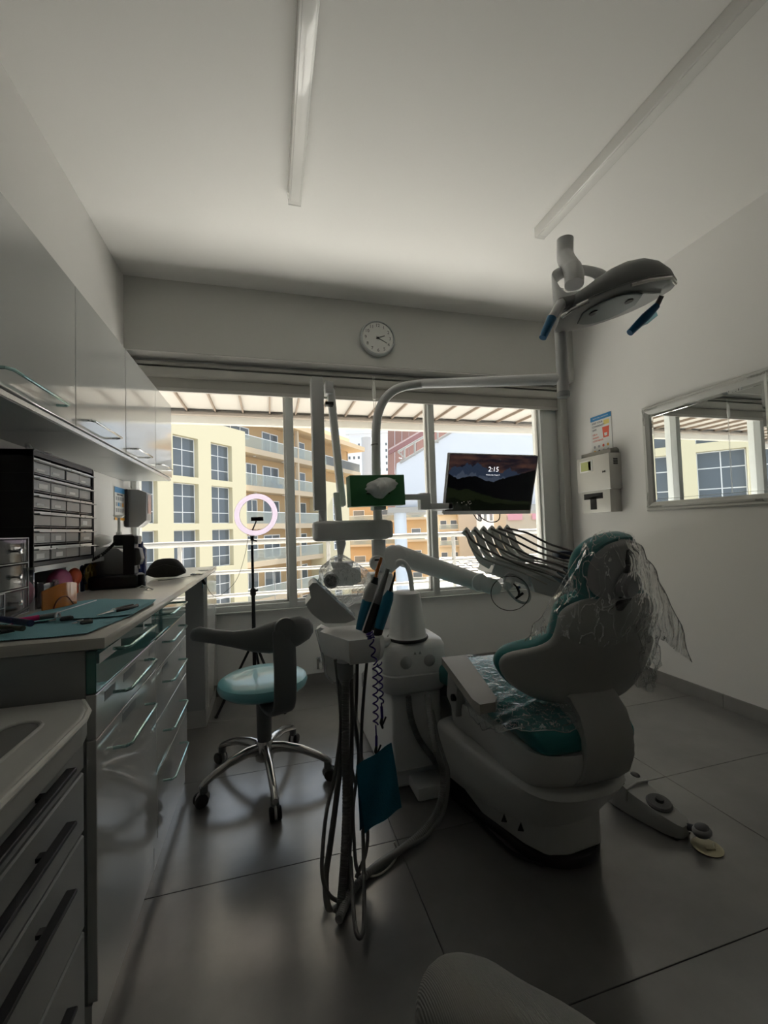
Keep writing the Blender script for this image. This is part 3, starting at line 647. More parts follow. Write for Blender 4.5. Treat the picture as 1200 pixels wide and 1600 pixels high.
# ---------------- acrylic drawer boxes at the left edge
def acrylic_drawers(x0, x1, y0, y1, z0, z1, n, lab, knobs=True):
    t = thing('acrylic_organizer', ((x0 + x1) / 2, (y0 + y1) / 2, z0), lab, 'organizer')
    m = MB().box((x0, y0, z0), (x1, y0 + .003, z1)).box((x0, y1 - .003, z0), (x1, y1, z1)).box((x0, y0, z1 - .003), (x1, y1, z1)).box((x0, y0, z0), (x0 + .003, y1, z1)).box((x0, y0, z0), (x1, y1, z0 + .003))
    m.build('shell', acr, t, smooth=0)
    e = MB()
    for (yy) in (y0, y1): e.box((x1 - .001, yy - .0015, z0), (x1 + .002, yy + .0015, z1))
    for q in range(n + 1): zz = z0 + (z1 - z0) * q / n; e.box((x1 - .001, y0, zz - .0012), (x1 + .002, y1, zz + .0012))
    e.build('bright_edges', acre, t, smooth=0)
    for q in range(n):
        za = z0 + (z1 - z0) * q / n + .004; zb = z0 + (z1 - z0) * (q + 1) / n - .006
        d = MB().box((x1 - .004, y0 + .005, za), (x1 - .001, y1 - .005, zb)).box((x0 + .01, y0 + .005, za), (x1, y1 - .005, za + .002)).build('drawer', acr, t, smooth=0)
        if knobs: MB().lathe([(.003, 0), (.003, .008), (.008, .012), (.007, .017), (.001, .018)], (x1, (y0 + y1) / 2 + .01, (za + zb) / 2), 12, (1, 0, 0)).build('knob', chrome, d)
        MB().box((x0 + .02, y0 + .01, za + .003), (x1 - .03, y1 - .02, za + (zb - za) * rnd.uniform(.3, .8))).build('contents', mat('pale_contents', (.42, .42, .40), .6), d, smooth=0)
    return t
acrylic_drawers(-.86, -.725, 1.39, 1.545, .878, 1.105, 3, 'clear acrylic three-drawer box with round chrome knobs, touching the black organiser')
acrylic_drawers(-.86, -.70, 1.20, 1.375, .878, .955, 2, 'low clear acrylic box at the very left edge of the worktop', False)
tag(MB().box((-.865, 1.15, .965), (-.80, 1.38, 1.10)).build('dark_box', mat('charcoal_box', (.04, .042, .045), .5)), 'dark grey box behind the low acrylic box', 'box')
tag(MB().lathe([(.016, 0), (.017, .035), (.007, .05), (.005, .07), (.001, .071)], (-.76, 1.30, .957), 12).build('small_bottle', blk), 'small dark bottle standing on the low acrylic box', 'bottle')

# ---------------- loose things on the mats
org = mat('orange_plastic', (.62, .20, .03), .15, spec=.7, coat=.6)
t = thing('orange_shield', (-.62, 1.50, .885), 'orange translucent light shield standing on the blue mat', 'shield')
pts = []
for k in range(9):
    u = k / 8; a = -.2 + u * 2.0; pts.append((-.655 + .038 * u + .010 * math.sin(a * 1.6), 1.474 + .112 * u))
m = MB(); R = []
for k, (x, y) in enumerate(pts):
    u = k / 8; h0 = .886 + .002; h1 = .944 + .018 * math.sin(u * 2.6); R.append([Vector((x, y, h0)), Vector((x + .004, y, h0)), Vector((x + .004, y, h1)), Vector((x, y, h1))])
m.loft(R).build('panel', org, t)
MB().tube(spline([(-.636, 1.495, .888), (-.630, 1.505, .912), (-.620, 1.535, .920), (-.612, 1.565, .890)], 5), .0022, 6).build('arched_rib', mat('dark_orange', (.30, .08, .01), .3), t)
def at_c(px, py, z=.887): p = at(px, py, z=z); return Vector((p.x, p.y, z))
# pliers
def pliers(p0, p1, name, lab, m_, w_=.012, cat='pliers'):
    a, b_ = Vector(p0), Vector(p1); d = (b_ - a).normalized(); n = Vector((-d.y, d.x, 0)); L = (b_ - a).length; up = Vector((0, 0, .004))
    t = thing(name, (a + b_) / 2, lab, cat)
    MB().tube([a + up, a + d * L * .3 + up, a + d * L * .42 + up], [.0015, .004, .006], 8).build('jaw', chrome, t)
    for s in (1, -1): MB().tube(spline([a + d * L * .40 + up, a + d * L * .55 + n * s * w_ * .9 + up, a + d * L * .8 + n * s * w_ * 1.1 + up, b_ + n * s * w_ * .6 + up], 5), .0048, 8).build('grip', m_, t)
    MB().lathe([(.007, 0), (.007, .011), (.003, .012)], a + d * L * .42 - up * .3, 12).build('pivot', chrome, t)
pliers(at_c(151, 964), at_c(211, 948), 'pliers', 'black-handled pliers on the blue mat, closest to the worktop front', blk)
pliers(at_c(76, 973), at_c(112, 967), 'small_cutter', 'small dark cutter lying beside the white ring', dark, .006, 'cutter')
pliers(at_c(112, 977), at_c(144, 973), 'scalpel_clamp', 'small grey metal clamp on the near part of the mat', mat('dull_steel', (.18, .18, .17), .35, metal=.8), .007, 'clamp')
p = at_c(90, 963, .895); ring = [p + Vector((.002 * math.cos(a * PI / 6), .007 * math.cos(a * PI / 6), .010 * math.sin(a * PI / 6))) for a in range(12)]
tag(MB().tube(ring, .003, 8, closed=True).build('white_ring', mat('white_plastic', (.72, .72, .70), .25)), 'small white ring standing at the end of the grey pen', 'ring')
tag(MB().cyl(at_c(17, 972, .896), at_c(60, 965, .896), .007).build('marker_pen', mat('magenta_plastic', (.72, .03, .20), .35)), 'magenta marker pen on the blue mat', 'pen')
tag(MB().cyl(at_c(61, 965, .896), at_c(87, 961, .896), .007).build('grey_cap', mat('grey_plastic', (.20, .20, .20), .4)), 'dark grey pen cap between magenta pen and white ring', 'pen cap')
for (a, b_, r, m_, lab) in (((0, 967), (48, 974), .008, mat('navy_plastic', (.01, .02, .09), .4), 'navy blue pen below the magenta one'), ((14, 966), (43, 950), .004, blk, 'thin black stylus leaning across the mat'), ((0, 980), (36, 982), .006, mat('olive_plastic', (.10, .10, .07), .4), 'olive pen nearest the left edge'), ((0, 988), (22, 984), .005, blk, 'short black pen at the left edge of the mat')):
    tag(MB().cyl(at_c(*a, .8935 + .004 * (r > .005)), at_c(*b_, .8935 + .004 * (r > .005)), r).build('pen', m_), lab, 'pen')
# ---------------- wall poster, dispenser, bottle, black apparatus, pouch
def poster(M, w_, h, parent_loc, lab, draw, name='wall_poster'):
    t = thing(name, parent_loc, lab, 'poster'); M = M @ Matrix.Identity(4)
    MB(M).box((-w_ / 2, -h / 2, 0), (w_ / 2, h / 2, .004)).build('board', mat('poster_white', (.72, .72, .70), .4), t, smooth=0); draw(M, t); return t
M = frame_M((XL + .001, 2.845, 1.295), (0, 1, 0), (0, 0, 1)); bluep = mat('poster_blue', (.05, .25, .52), .4); orp = mat('poster_orange', (.75, .38, .06), .4); redp = mat('poster_red', (.72, .12, .07), .4); ink = mat('poster_ink', (.08, .09, .12), .5); gry = mat('poster_grey', (.35, .36, .38), .5)
def dl(M, t):
    MB(M).box((-.085, .065, .004), (.085, .098, .0045)).build('header_band', bluep, t, smooth=0)
    MB(M).box((-.085, -.098, .004), (.085, -.083, .0045)).build('footer_band', orp, t, smooth=0)
    for j in range(3):
        for i in range(4):
            MB(M).box((-.068 + i * .036, .02 - j * .035, .004), (-.042 + i * .036, .042 - j * .035, .0045)).build('pictogram', (gry, orp, bluep)[(i + j) % 3] if (i * j) % 2 else gry, t, smooth=0)
    text('HAND HYGIENE', .014, M @ Matrix.Translation((0, .054, .0046)), 'heading', ink, t)
poster(M, .17, .197, (XL + .003, 2.845, 1.2), 'instruction poster with blue header and orange foot on the left wall', dl)
t = thing('towel_dispenser', (-.82, 3.0, 1.15), 'grey wall dispenser with sloping lower front beside the window', 'dispenser')
MB().prism([(-.874, 1.155), (-.80, 1.155), (-.755, 1.195), (-.752, 1.372), (-.80, 1.392), (-.874, 1.395)], 1, 2.95, 3.07, .004).build('case', mat('dispenser_grey', (.27, .27, .27), .35), t)
MB().box((-.874, 2.935, 1.16), (-.855, 2.95, 1.393)).build('back_plate', mat('dark_case', (.05, .05, .055), .4), t)
MB().box((-.7515, 2.975, 1.24), (-.750, 3.05, 1.36)).build('viewing_window', mat('mauve_window', (.35, .27, .30), .15), t)
t = thing('pump_bottle', (-.80, 2.60, .877), 'white pump bottle standing behind the black apparatus', 'bottle')
MB().lathe([(.035, 0), (.038, .01), (.038, .15), (.03, .19), (.014, .205), (.013, .225)], (-.80, 2.60, .8775), 18).build('bottle', mat('pump_white', (.66, .66, .63), .3), t)
MB().lathe([(.015, 0), (.015, .02), (.008, .025), (.007, .10), (.02, .105), (.03, .112), (.001, .118)], (-.80, 2.60, 1.102), 14).build('pump_head', mat('pump_white', (.66, .66, .63), .3), t)
tag(MB().lathe([(.033, 0), (.034, .008), (.034, .15), (.02, .165), (.018, .19), (.001, .191)], (-.70, 2.60, .8775), 18).build('blue_bottle', mat('navy_bottle', (.02, .03, .12), .2)), 'dark blue bottle right of the white pump bottle', 'bottle')
t = thing('light_unit', (-.81, 2.42, .877), 'white rounded hood device standing against the left wall', 'device')
MB().ell((-.825, 2.42, 1.085), (.045, .07, .028)).build('hood', mat('pump_white', (.66, .66, .63), .3), t)
MB().lathe([(.045, 0), (.04, .01), (.02, .03), (.018, .19)], (-.83, 2.42, .8775), 14).build('stem', mat('pump_white', (.66, .66, .63), .3), t)
t = thing('black_apparatus', (-.66, 2.15, .877), 'black tabletop apparatus with round grey housing and upright column', 'device')
MB().box((-.74, 2.02, .8775), (-.555, 2.14, .935), .012, 3).build('base', blk, t)
dm_ = mat('grey_housing', (.42, .42, .42), .3)
M = frame_M((-.72, 2.18, .9), (0, 1, 0), (0, 0, 1))
m = MB(); prof = [(.001, -.045), (.075, -.04), (.102, -.015), (.104, .015), (.075, .04), (.001, .045)]
m.lathe(prof, (-.70, 2.16, .955), 32, (.35, 1, 0)); bmesh.ops.bisect_plane(m.bm, geom=m.bm.verts[:] + m.bm.edges[:] + m.bm.faces[:], plane_co=(0, 0, .879), plane_no=(0, 0, 1), clear_inner=True)
m.build('round_housing', dm_, t)
arc = [Vector((-.66, 2.12, .955)) + Vector((math.cos(a) * .094, -math.cos(a) * .03, math.sin(a) * .098)) for a in [k * PI / 14 for k in range(0, 12)]]
MB().tube(arc, .004, 6).build('white_rim', mat('pump_white', (.66, .66, .63), .3), t)
MB().box((-.628, 2.085, .955), (-.60, 2.10, .99), .003).build('badge_plate', mat('pale_blue_clip', (.55, .68, .70), .3), t)
MB().box((-.617, 2.04, .90), (-.568, 2.10, 1.105), .010, 2).box((-.655, 2.045, 1.06), (-.58, 2.10, 1.108), .010, 2).build('column', blk, t)
MB().box((-.570, 2.045, 1.065), (-.556, 2.10, 1.10), .004).prism([(-.572, .97), (-.552, .975), (-.545, 1.0), (-.553, 1.045), (-.572, 1.05)], 1, 2.05, 2.10, .003).build('grey_head', mat('grey_head', (.12, .12, .12), .35), t)
cable = spline([(-.64, 2.05, 1.08), (-.68, 2.02, 1.03), (-.72, 1.99, 1.0), (-.745, 1.985, .96), (-.74, 2.0, .91)], 14); m = MB()
rr = [.0075 if k % 2 else .0055 for k in range(len(cable))]; m.tube(cable, rr, 8).build('coiled_cable', blk, t)
MB().lathe([(.016, 0), (.017, .02), (.014, .025), (.014, .055), (.001, .058)], (-.545, 2.05, .8775), 14).build('front_knob', blk, t)
tag(MB().tube(spline([(-.83, 2.035, 1.06), (-.80, 2.045, 1.07), (-.74, 2.045, 1.065), (-.70, 2.03, 1.06)], 6), .002, 6).build('thin_cable', blk), 'thin black cable drooping from the organiser', 'cable')
t = thing('pouch', (-.53, 2.42, .877), 'black zipped pouch lying right of the black apparatus', 'pouch')
m = MB(); R = []
for k in range(11):
    u = k / 10; a = max(.12, (1 - abs(2 * u - 1) ** 3.2)) ** .5; R.append([Vector((-.625 + .185 * u, 2.44 + .055 * a * math.cos(q * PI / 7), .879 + max(0, .047 + .052 * a * math.sin(q * PI / 7)) * (.3 + .7 * a))) for q in range(14)])
m.loft(R).build('body', mat('black_fabric', (.012, .011, .012), .8), t)
MB().tube([(-.60, 2.383, .93), (-.53, 2.378, .95), (-.46, 2.383, .93)], .0015, 6).build('zip', blk2, t)
for (px, py, lab, a) in ((222, 918, 'white cable clip lying before the apparatus, left one', .3), (233, 921, 'white cable clip lying before the apparatus, right one', -.5)):
    p = at_c(px, py, .8785); d = Vector((math.cos(a), math.sin(a), 0)) * .018
    tag(MB().tube([p - d, p + Vector((0, 0, .008)), p + d], .0028, 6).build('cable_clip', mat('white_plastic', (.72, .72, .70), .25)), lab, 'clip')
p = at_c(308, 897, .8785); tag(MB().box((p.x - .03, p.y - .03, .8775), (p.x + .03, p.y + .03, .881)).build('phone', mat('dark_glass', (.03, .03, .035), .1)), 'thin dark phone lying at the far end of the worktop', 'phone')
p = at_c(318, 891, .8785); tag(MB().box((p.x - .03, p.y + .0, .8775), (p.x + .03, p.y + .04, .880)).build('notepad', labm), 'white notepad lying behind the phone', 'notepad')
# ================================================================ stool
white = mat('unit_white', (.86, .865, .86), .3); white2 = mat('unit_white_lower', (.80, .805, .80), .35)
greyp = mat('stool_grey', (.16, .165, .165), .42); tealv = mat('teal_vinyl', (.17, .47, .52), .38, coat=.5)
steel = mat('polished_alloy', (.62, .61, .60), .16, metal=1); blackp = mat('matte_black', (.012, .012, .013), .5)
sx, sy = -.045, 2.0
t = thing('stool', (sx, sy, 0), 'grey and teal saddle stool on five castors with a curved arm rest', 'stool')
prof = [(.001, .385), (.13, .385), (.165, .392), (.190, .410), (.196, .427), (.190, .444), (.170, .455), (.10, .458), (.001, .458)]
MB().lathe(prof, (sx, sy, 0), 48).build('seat', tealv, t)
MB().lathe([(.03, .17), (.032, .18), (.034, .355), (.055, .365), (.10, .372), (.10, .386), (.001, .387)], (sx, sy, 0), 24).build('gas_column', greyp, t)
MB().lathe([(.018, .14), (.018, .20)], (sx, sy, 0), 16).build('lift_rod', steel, t)
MB().lathe([(.001, .085), (.04, .09), (.045, .12), (.04, .16), (.034, .172), (.001, .173)], (sx, sy, 0), 24).build('hub', steel, t)
for (cx, cy) in ((-.284, 1.885), (-.006, 1.715), (.223, 1.905), (-.245, 2.195), (.09, 2.26)):
    e = Vector((cx, cy, 0)); c = Vector((sx, sy, 0)); d = (e - c).normalized(); n = Vector((-d.y, d.x, 0)); R = []; Ln = (e - c).length
    for u, z, w_, h in ((.06, .135, .022, .028), (.3, .142, .018, .022), (.6, .130, .016, .019), (.85, .105, .0145, .017), (1.0, .085, .014, .016), (1.06, .072, .012, .012)):
        p = c + d * Ln * u; R.append([p + n * w_ * math.cos(a) + Vector((0, 0, z + h * math.sin(a))) for a in [2 * PI * k / 12 for k in range(12)]])
    MB().loft(R).build('leg', steel, t)
    hw_ = MB().tube([e + Vector((0, 0, .082)), e + Vector((0, 0, .052))], .017, 12).build('castor_fork', greyp, t)
    for s in (1, -1):
        MB().lathe([(.001, -.008), (.022, -.008), (.026, -.004), (.026, .004), (.022, .008), (.001, .008)], e + n * s * .014 + Vector((0, 0, .0265)) + d * .012, 20, n).build('castor_wheel', blackp, hw_)
    MB().lathe([(.001, -.005), (.027, -.005), (.030, 0), (.027, .005), (.001, .005)], e + Vector((0, 0, .032)) + d * .004, 18, n).build('castor_hood', mat('castor_grey', (.5, .5, .5), .4), hw_)
# support strap from under the seat up to the arm rest
R = []
path = [(sx + .02, 1.93, .37), (.0, 1.86, .358), (.028, 1.80, .365), (.042, 1.775, .41), (.046, 1.765, .52), (.045, 1.762, .60), (.044, 1.762, .68), (.043, 1.765, .715)]
sp_ = spline(path, 5)
for k, p in enumerate(sp_):
    a = sp_[max(0, k - 1)]; b_ = sp_[min(len(sp_) - 1, k + 1)]; tg = (b_ - a).normalized(); x = Vector((.93, .37, 0)); x = (x - tg * x.dot(tg)).normalized(); nn = tg.cross(x)
    w_ = .048 if k < len(sp_) - 3 else .048 * (.8 if k < len(sp_) - 1 else .45)
    R.append([p + x * w_ * math.copysign(abs(math.cos(q)) ** .5, math.cos(q)) + nn * .011 * math.copysign(abs(math.sin(q)) ** .6, math.sin(q)) for q in [2 * PI * j / 16 for j in range(16)]])
MB().loft(R).build('support_strap', greyp, t)
MB().lathe([(.001, -.012), (.038, -.012), (.042, -.006), (.042, .012), (.001, .014)], (.047, 1.765, .708), 28, (.25, -1, 0)).build('pivot_disc', greyp, t)
st = [(297, 990, 997, 1.90), (301, 983, 1001, 1.885), (312, 979, 1003, 1.865), (335, 983, 1006, 1.845), (365, 986, 1012, 1.82), (395, 982, 1019, 1.80), (420, 974, 1021, 1.79), (445, 967, 1018, 1.785), (468, 963, 1008, 1.785), (483, 967, 998, 1.795), (489, 975, 988, 1.805)]
R = []
for px, yt, yb, Y_ in st:
    a = at(px, yt, y=Y_); b_ = at(px, yb, y=Y_); c = (a + b_) / 2; h = (a - b_).length / 2; dp = min(.026, h * .8 + .004)
    R.append([c + Vector((0, 0, 1)) * h * math.cos(q) + Vector((0, 1, 0)) * dp * math.sin(q) for q in [2 * PI * j / 16 for j in range(16)]])
MB().loft(R).build('arm_rest', greyp, t)

# ================================================================ ring light on tripod
Y0 = 2.80; c0 = at(397, 1000, y=Y0); tx = c0.x
t = thing('ring_light', (tx, Y0, 0), 'glowing pinkish ring light on a thin black tripod before the window', 'lamp')
rc = at(400, 804, y=Y0); x_, z_ = Vector((1, -.1, 0)).normalized(), Vector((.03, 0, 1)).normalized()
ring = [rc + x_ * .118 * math.cos(2 * PI * k / 48) + z_ * .118 * math.sin(2 * PI * k / 48) for k in range(48)]
R = []
for k in range(48):
    a = 2 * PI * k / 48; d = x_ * math.cos(a) + z_ * math.sin(a); n = x_.cross(z_)
    R.append([rc + d * (.118 + .0155 * math.copysign(abs(math.cos(q)) ** .7, math.cos(q))) - n * .007 * math.sin(q) for q in [2 * PI * j / 10 for j in range(10)]])
MB().loft(R, closed=True).build('glowing_ring', mat('ring_glow', (.9, .85, .9), .4, emit=(1, .82, .95), estr=.60), t)
R = []
for k in range(48):
    a = 2 * PI * k / 48; d = x_ * math.cos(a) + z_ * math.sin(a); n = Vector((0, 1, 0))
    R.append([rc + d * (.118 + .0175 * math.cos(q)) + n * (.008 + .006 * math.sin(q)) for q in [2 * PI * j / 8 for j in range(8)]])
MB().loft(R, closed=True).build('ring_housing', mat('ring_back', (.5, .48, .5), .5), t)
q = at(402, 811, y=Y0 - .01)
MB().box((q.x - .038, q.y - .01, q.z - .013), (q.x + .038, q.y + .01, q.z + .013), .004).build('phone_clamp', blackp, t)
MB().tube([(q.x - .005, q.y, q.z - .01), (tx + .003, Y0, rc.z - .10)], .0045, 8).build('clamp_stem', blackp, t)
zb = rc.z - .135
MB().tube([(tx + .002, Y0, zb), (tx, Y0, zb - .03)], [.014, .010], 12).tube([(tx, Y0, zb - .025), (tx + .03, Y0 - .005, zb - .035)], .005, 8).build('tilt_joint', blackp, t)
MB().tube([(tx, Y0, zb - .03), (tx, Y0, zb - .065)], .006, 10).build('thin_tube', chrome, t)
MB().tube([(tx, Y0, zb - .06), (tx, Y0, .62)], .0085, 12).build('upper_tube', blackp, t)
MB().tube([(tx, Y0, .70), (tx, Y0, .10)], .0115, 12).build('lower_tube', blackp, t)
MB().lathe([(.016, 0), (.018, .01), (.018, .035), (.014, .045)], (tx, Y0, .70), 12).tube([(tx, Y0, .72), (tx + .03, Y0 - .01, .735)], .006, 8).build('clamp_collar', blackp, t)
MB().lathe([(.017, 0), (.017, .03)], (tx, Y0, .40), 12).build('leg_collar', blackp, t)
ft = Vector((-.334, 2.725, .008))
for a in (0, 1, 2):
    v = ft - Vector((tx, Y0, .008)); v = Matrix.Rotation(a * 2 * PI / 3, 3, 'Z') @ v
    e = Vector((tx, Y0, .009)) + v; lg = MB().box((0, 0, 0), (0, 0, 0)) if 0 else MB().tube([Vector((tx, Y0, .41)) + v * .03, e], .008, 8).build('leg', blackp, t)
    MB().tube([Vector((tx, Y0, .12)), Vector((tx, Y0, .41)).lerp(e, .5)], .004, 6).build('brace', blackp, lg)
    MB().ell(e, (.011, .011, .008)).build('rubber_foot', blackp, lg)
# its cable and switch
cab = spline([at(388, 838, y=2.88), at(382, 870, y=2.85), at(370, 905, y=2.8), at(352, 925, y=2.75), at(338, 932, y=2.7), at(328, 925, y=2.62), at(322, 912, y=2.52)], 8)
t = thing('light_cable', at(322, 912, y=2.5), 'thin cable with black inline switch hanging off the worktop corner', 'cable')
MB().tube(cab, .0014, 6).build('wire', blackp, t)
a, b_ = at(314, 902, y=2.50), at(321, 913, y=2.50)
MB().tube([a, a.lerp(b_, .2), a.lerp(b_, .8), b_], [.005, .009, .009, .005], 10).build('inline_switch', blackp, t)
MB().tube(spline([a, (-.372, 2.48, .882), (-.40, 2.44, .8795), (-.46, 2.33, .8795), (-.53, 2.26, .8795)], 6), .0014, 6).build('lead_wire', blackp, t)
MB().box((-.3815, 2.595, .79), (-.378, 2.615, .86)).build('blue_tag', mat('teal_tag', (.05, .22, .28), .4), t)

# ================================================================ treatment unit: column, body, bowl, pole
UY = 1.95; pole0 = at(590.5, 817, y=UY); pxx, pyy = pole0.x, UY
t = thing('treatment_unit', (.56, 1.9, 0), 'white dental treatment unit with round-shouldered cuspidor and tall bent pole', 'dental unit')
UNIT = t
MB().prism([(1.74, .0), (2.42, .0), (2.42, .30), (2.34, .36), (1.92, .50), (1.74, .50)], 0, .46, .70, .018, 3).build('rear_body', white, t)
m = MB()
for k in range(5): m.box((.4588, 2.16 + .022 * k, .30 - .012 * k), (.4606, 2.166 + .022 * k, .37 - .012 * k))
m.build('vent_slots', mat('slot_shadow', (.12, .12, .12), .6), t, kind='stuff')
MB().box((.545, 1.63, .0), (.675, 1.76, .055), .012, 2).build('foot', white2, t)
MB().prism([(.458, 1.66), (.665, 1.66), (.685, 1.70), (.685, 1.90), (.458, 1.90)], 2, .115, .43, .012, 3).build('front_body', white2, t)
def rrect(x0, x1, y0, y1, r, n=6):
    P = []
    for (cx, cy, a0) in ((x1 - r, y1 - r, 0), (x0 + r, y1 - r, PI / 2), (x0 + r, y0 + r, PI), (x1 - r, y0 + r, 1.5 * PI)):
        for k in range(n + 1): a = a0 + PI / 2 * k / n; P.append((cx + r * math.cos(a), cy + r * math.sin(a)))
    return P
def stack(levels, name, m_, par, **k):
    R = [[Vector((x, y, z)) for x, y in rrect(*b_)] for z, b_ in levels]; return MB().loft(R).build(name, m_, par, **k)
stack([(.425, (.435, .70, 1.65, 1.92, .06)), (.44, (.428, .708, 1.635, 1.93, .07)), (.50, (.425, .71, 1.63, 1.93, .07)), (.505, (.43, .706, 1.635, 1.93, .07))], 'lower_shoulder', white2, t)
stack([(.506, (.428, .708, 1.632, 1.93, .07)), (.60, (.43, .706, 1.634, 1.93, .07)), (.622, (.438, .698, 1.645, 1.925, .075)), (.632, (.455, .68, 1.665, 1.91, .08))], 'upper_shoulder', white, t)
kn = mat('rotary_knob', (.50, .50, .50), .4)
for kx in (.515, .615):
    MB().lathe([(.0, 0), (.024, .0), (.024, .006), (.019, .010), (.001, .011)], (kx, 1.636, .555), 20, (0, -1, 0)).build('knob', kn, t)
for kx in (.553, .575):
    MB(frame_M((kx, 1.630, .59), (1, 0, 0), (0, 0, 1))).prism([(-.006, -.005), (.006, -.005), (0, .007)], 2, 0, .001).build('warning_mark', kn, t)
MB().lathe([(.082, .632), (.084, .638), (.080, .642), (.078, .650), (.062, .80), (.058, .822), (.048, .828), (.001, .829)], (.553, 1.72, 0), 36).build('cuspidor_cone', white, t)
MB().lathe([(.086, .628), (.0875, .634), (.086, .640)], (.553, 1.72, 0), 36).build('seal_ring', mat('dark_seal', (.1, .1, .1), .5), t)
sp0 = [at(644, 925, y=1.72), at(641, 900, y=1.72), at(636, 885, y=1.72), at(629, 878, y=1.72), at(622, 878, y=1.72), at(621, 884, y=1.72)]
MB().tube(spline(sp0, 6), .0105, 12).build('rinse_spout', white, t)
MB().box((pxx - .055, 1.90, .60), (pxx + .055, 2.0, .89), .012, 2).build('pole_socket', white2, t)
b0 = Vector((pxx, pyy, .85)); zt = 1.70
topc = at(650, 604, y=1.90); endp = atd(879, 592, 1.62)
pth = [b0, Vector((pxx, pyy, 1.2)), Vector((pxx + .0, pyy, 1.40))]
P2 = spline([Vector((pxx, pyy, 1.40)), at(587.5, 690, y=1.95), at(588, 665, y=1.95), at(592, 643, y=1.95), at(601, 624, y=1.945), at(616, 610, y=1.935), at(636, 603, y=1.92), at(662, 599.5, y=1.90)], 6)
MB().tube(pth + P2[1:] + [Vector(at(662, 599.5, y=1.90)).lerp(endp, .5), endp], [.0215] * (len(pth) + len(P2) - 1) + [.0215, .021], 24).build('bent_pole', white, t)
for z in (1.50, 1.215, 1.075): MB().lathe([(.0222, 0), (.0222, .003)], (pxx, pyy, z), 24).build('pole_joint', mat('joint_line', (.12, .12, .12), .5), t)
m = MB().lathe([(.030, 0), (.033, .004), (.033, .016), (.03, .02)], (pxx, pyy, 1.185), 24).build('pole_collar', white, t)

# round display on the pole
q = at(590, 880, y=1.91)
MB().lathe([(.001, .03), (.03, .03), (.036, .018), (.037, -.004), (.034, -.008), (.001, -.008)], q, 28, (0, 1, 0)).build('round_display', white, t)
MB().box((q.x - .016, q.y - .0105, q.z + .012), (q.x + .018, q.y - .0075, q.z + .020)).build('display_slot', blackp, t)
MB().tube([(q.x, 1.9, q.z), (q.x, 1.95, q.z)], .02, 16).build('display_neck', white, t)

# ---------------- dental lamp
lt = thing('dental_lamp', endp, 'grey dental operating lamp with blue sleeved handles, high at right', 'dental lamp')
rx, ry = endp.x, endp.y; L = MB()
L.tube([(rx, ry, endp.z - .055), (rx, ry, 2.0)], .0215, 24).build('riser_tube', white, lt)
MB().lathe([(.001, 0), (.020, .002), (.0235, .006), (.0235, .022), (.0225, .024)], (rx, ry, endp.z - .075), 24).build('bottom_cap', mat('clear_cap', (.55, .57, .57), .12, spec=.8), lt)
e = [atd(883, 374, 1.60), atd(883, 398, 1.60), atd(886, 408, 1.58), atd(893, 418, 1.55), atd(897, 430, 1.53), atd(897, 445, 1.52)]
MB().tube(spline(e, 6), [.030] * 7 + [.031] * 12 + [.033] * 12, 24).build('elbow_joint', white, lt)
hx = (RH * .96 + Vector((0, 0, .22)) - FH * .18).normalized(); C0 = atd(892, 500, 1.52)     # head's long axis, left end
nrm = (Vector((0, 0, -1)) * .92 + FH * -.06 + RH * .18); nrm = (nrm - hx * nrm.dot(hx)).normalized(); vy = nrm.cross(hx).normalized()
def hp(u, v, w_): return C0 + hx * u + vy * v - nrm * w_
st = [(-.05, .045, .015, .0), (-.04, .075, .035, .0), (.0, .10, .055, .0), (.05, .115, .070, .0), (.10, .122, .090, .0), (.15, .124, .107, .0), (.20, .120, .115, .0), (.25, .110, .110, .0), (.29, .09, .092, .0), (.325, .06, .06, .0), (.345, .03, .03, .0)]
def shell(name, m_, lo, hi, grow=0):
    R = []
    for u, hv, hh, _ in st:
        ring = []
        for k in range(25):
            a = PI * k / 24; ring.append(hp(u, math.cos(a) * (hv + grow), lo + (hh * hi) * math.sin(a) ** .75))
        ring += [hp(u, -hv - grow, lo - .012 * (grow == 0)), hp(u, hv + grow, lo - .012 * (grow == 0))] if 0 else []
        R.append(ring)
    return MB().loft(R).build(name, m_, lt)
darkg = mat('lamp_shell_grey', (.22, .225, .225), .42)
shell('back_shell', darkg, .008, 1.0)
R = [[hp(u, math.cos(2 * PI * k / 36) * (hv + .004) , .006 + .010 * math.sin(2 * PI * k / 36)) for k in range(36)] for u, hv, hh, _ in st]
MB().loft(R).build('bezel', mat('lamp_bezel', (.33, .335, .33), .3), lt)
R = [[hp(.03 + .20 * i / 8, math.cos(2 * PI * k / 24) * .085 * math.sin(PI * (i + .6) / 9.2) ** .5, -.006 - .003 * math.sin(2 * PI * k / 24)) for k in range(24)] for i in range(9)]
MB().loft(R).build('lens', mat('lamp_lens', (.10, .13, .13), .38), lt)
for u in (.07, .19): MB().tube([hp(u, .02, -.008), hp(u, .02, -.0115)], .014, 14).build('bulb_port', blackp, lt)
cs = mat('chrome_strip', (.8, .8, .78), .08, metal=1)
MB().tube([hp(-.045, .06, -.004), hp(-.02, .095, -.004), hp(.03, .113, -.004)], .007, 8).build('chrome_strip', cs, lt)
MB().tube([hp(.34, .03, -.004), hp(.30, .085, -.004), hp(.22, .118, -.004), hp(.16, .127, -.004)], .006, 8).build('chrome_strip', cs, lt)
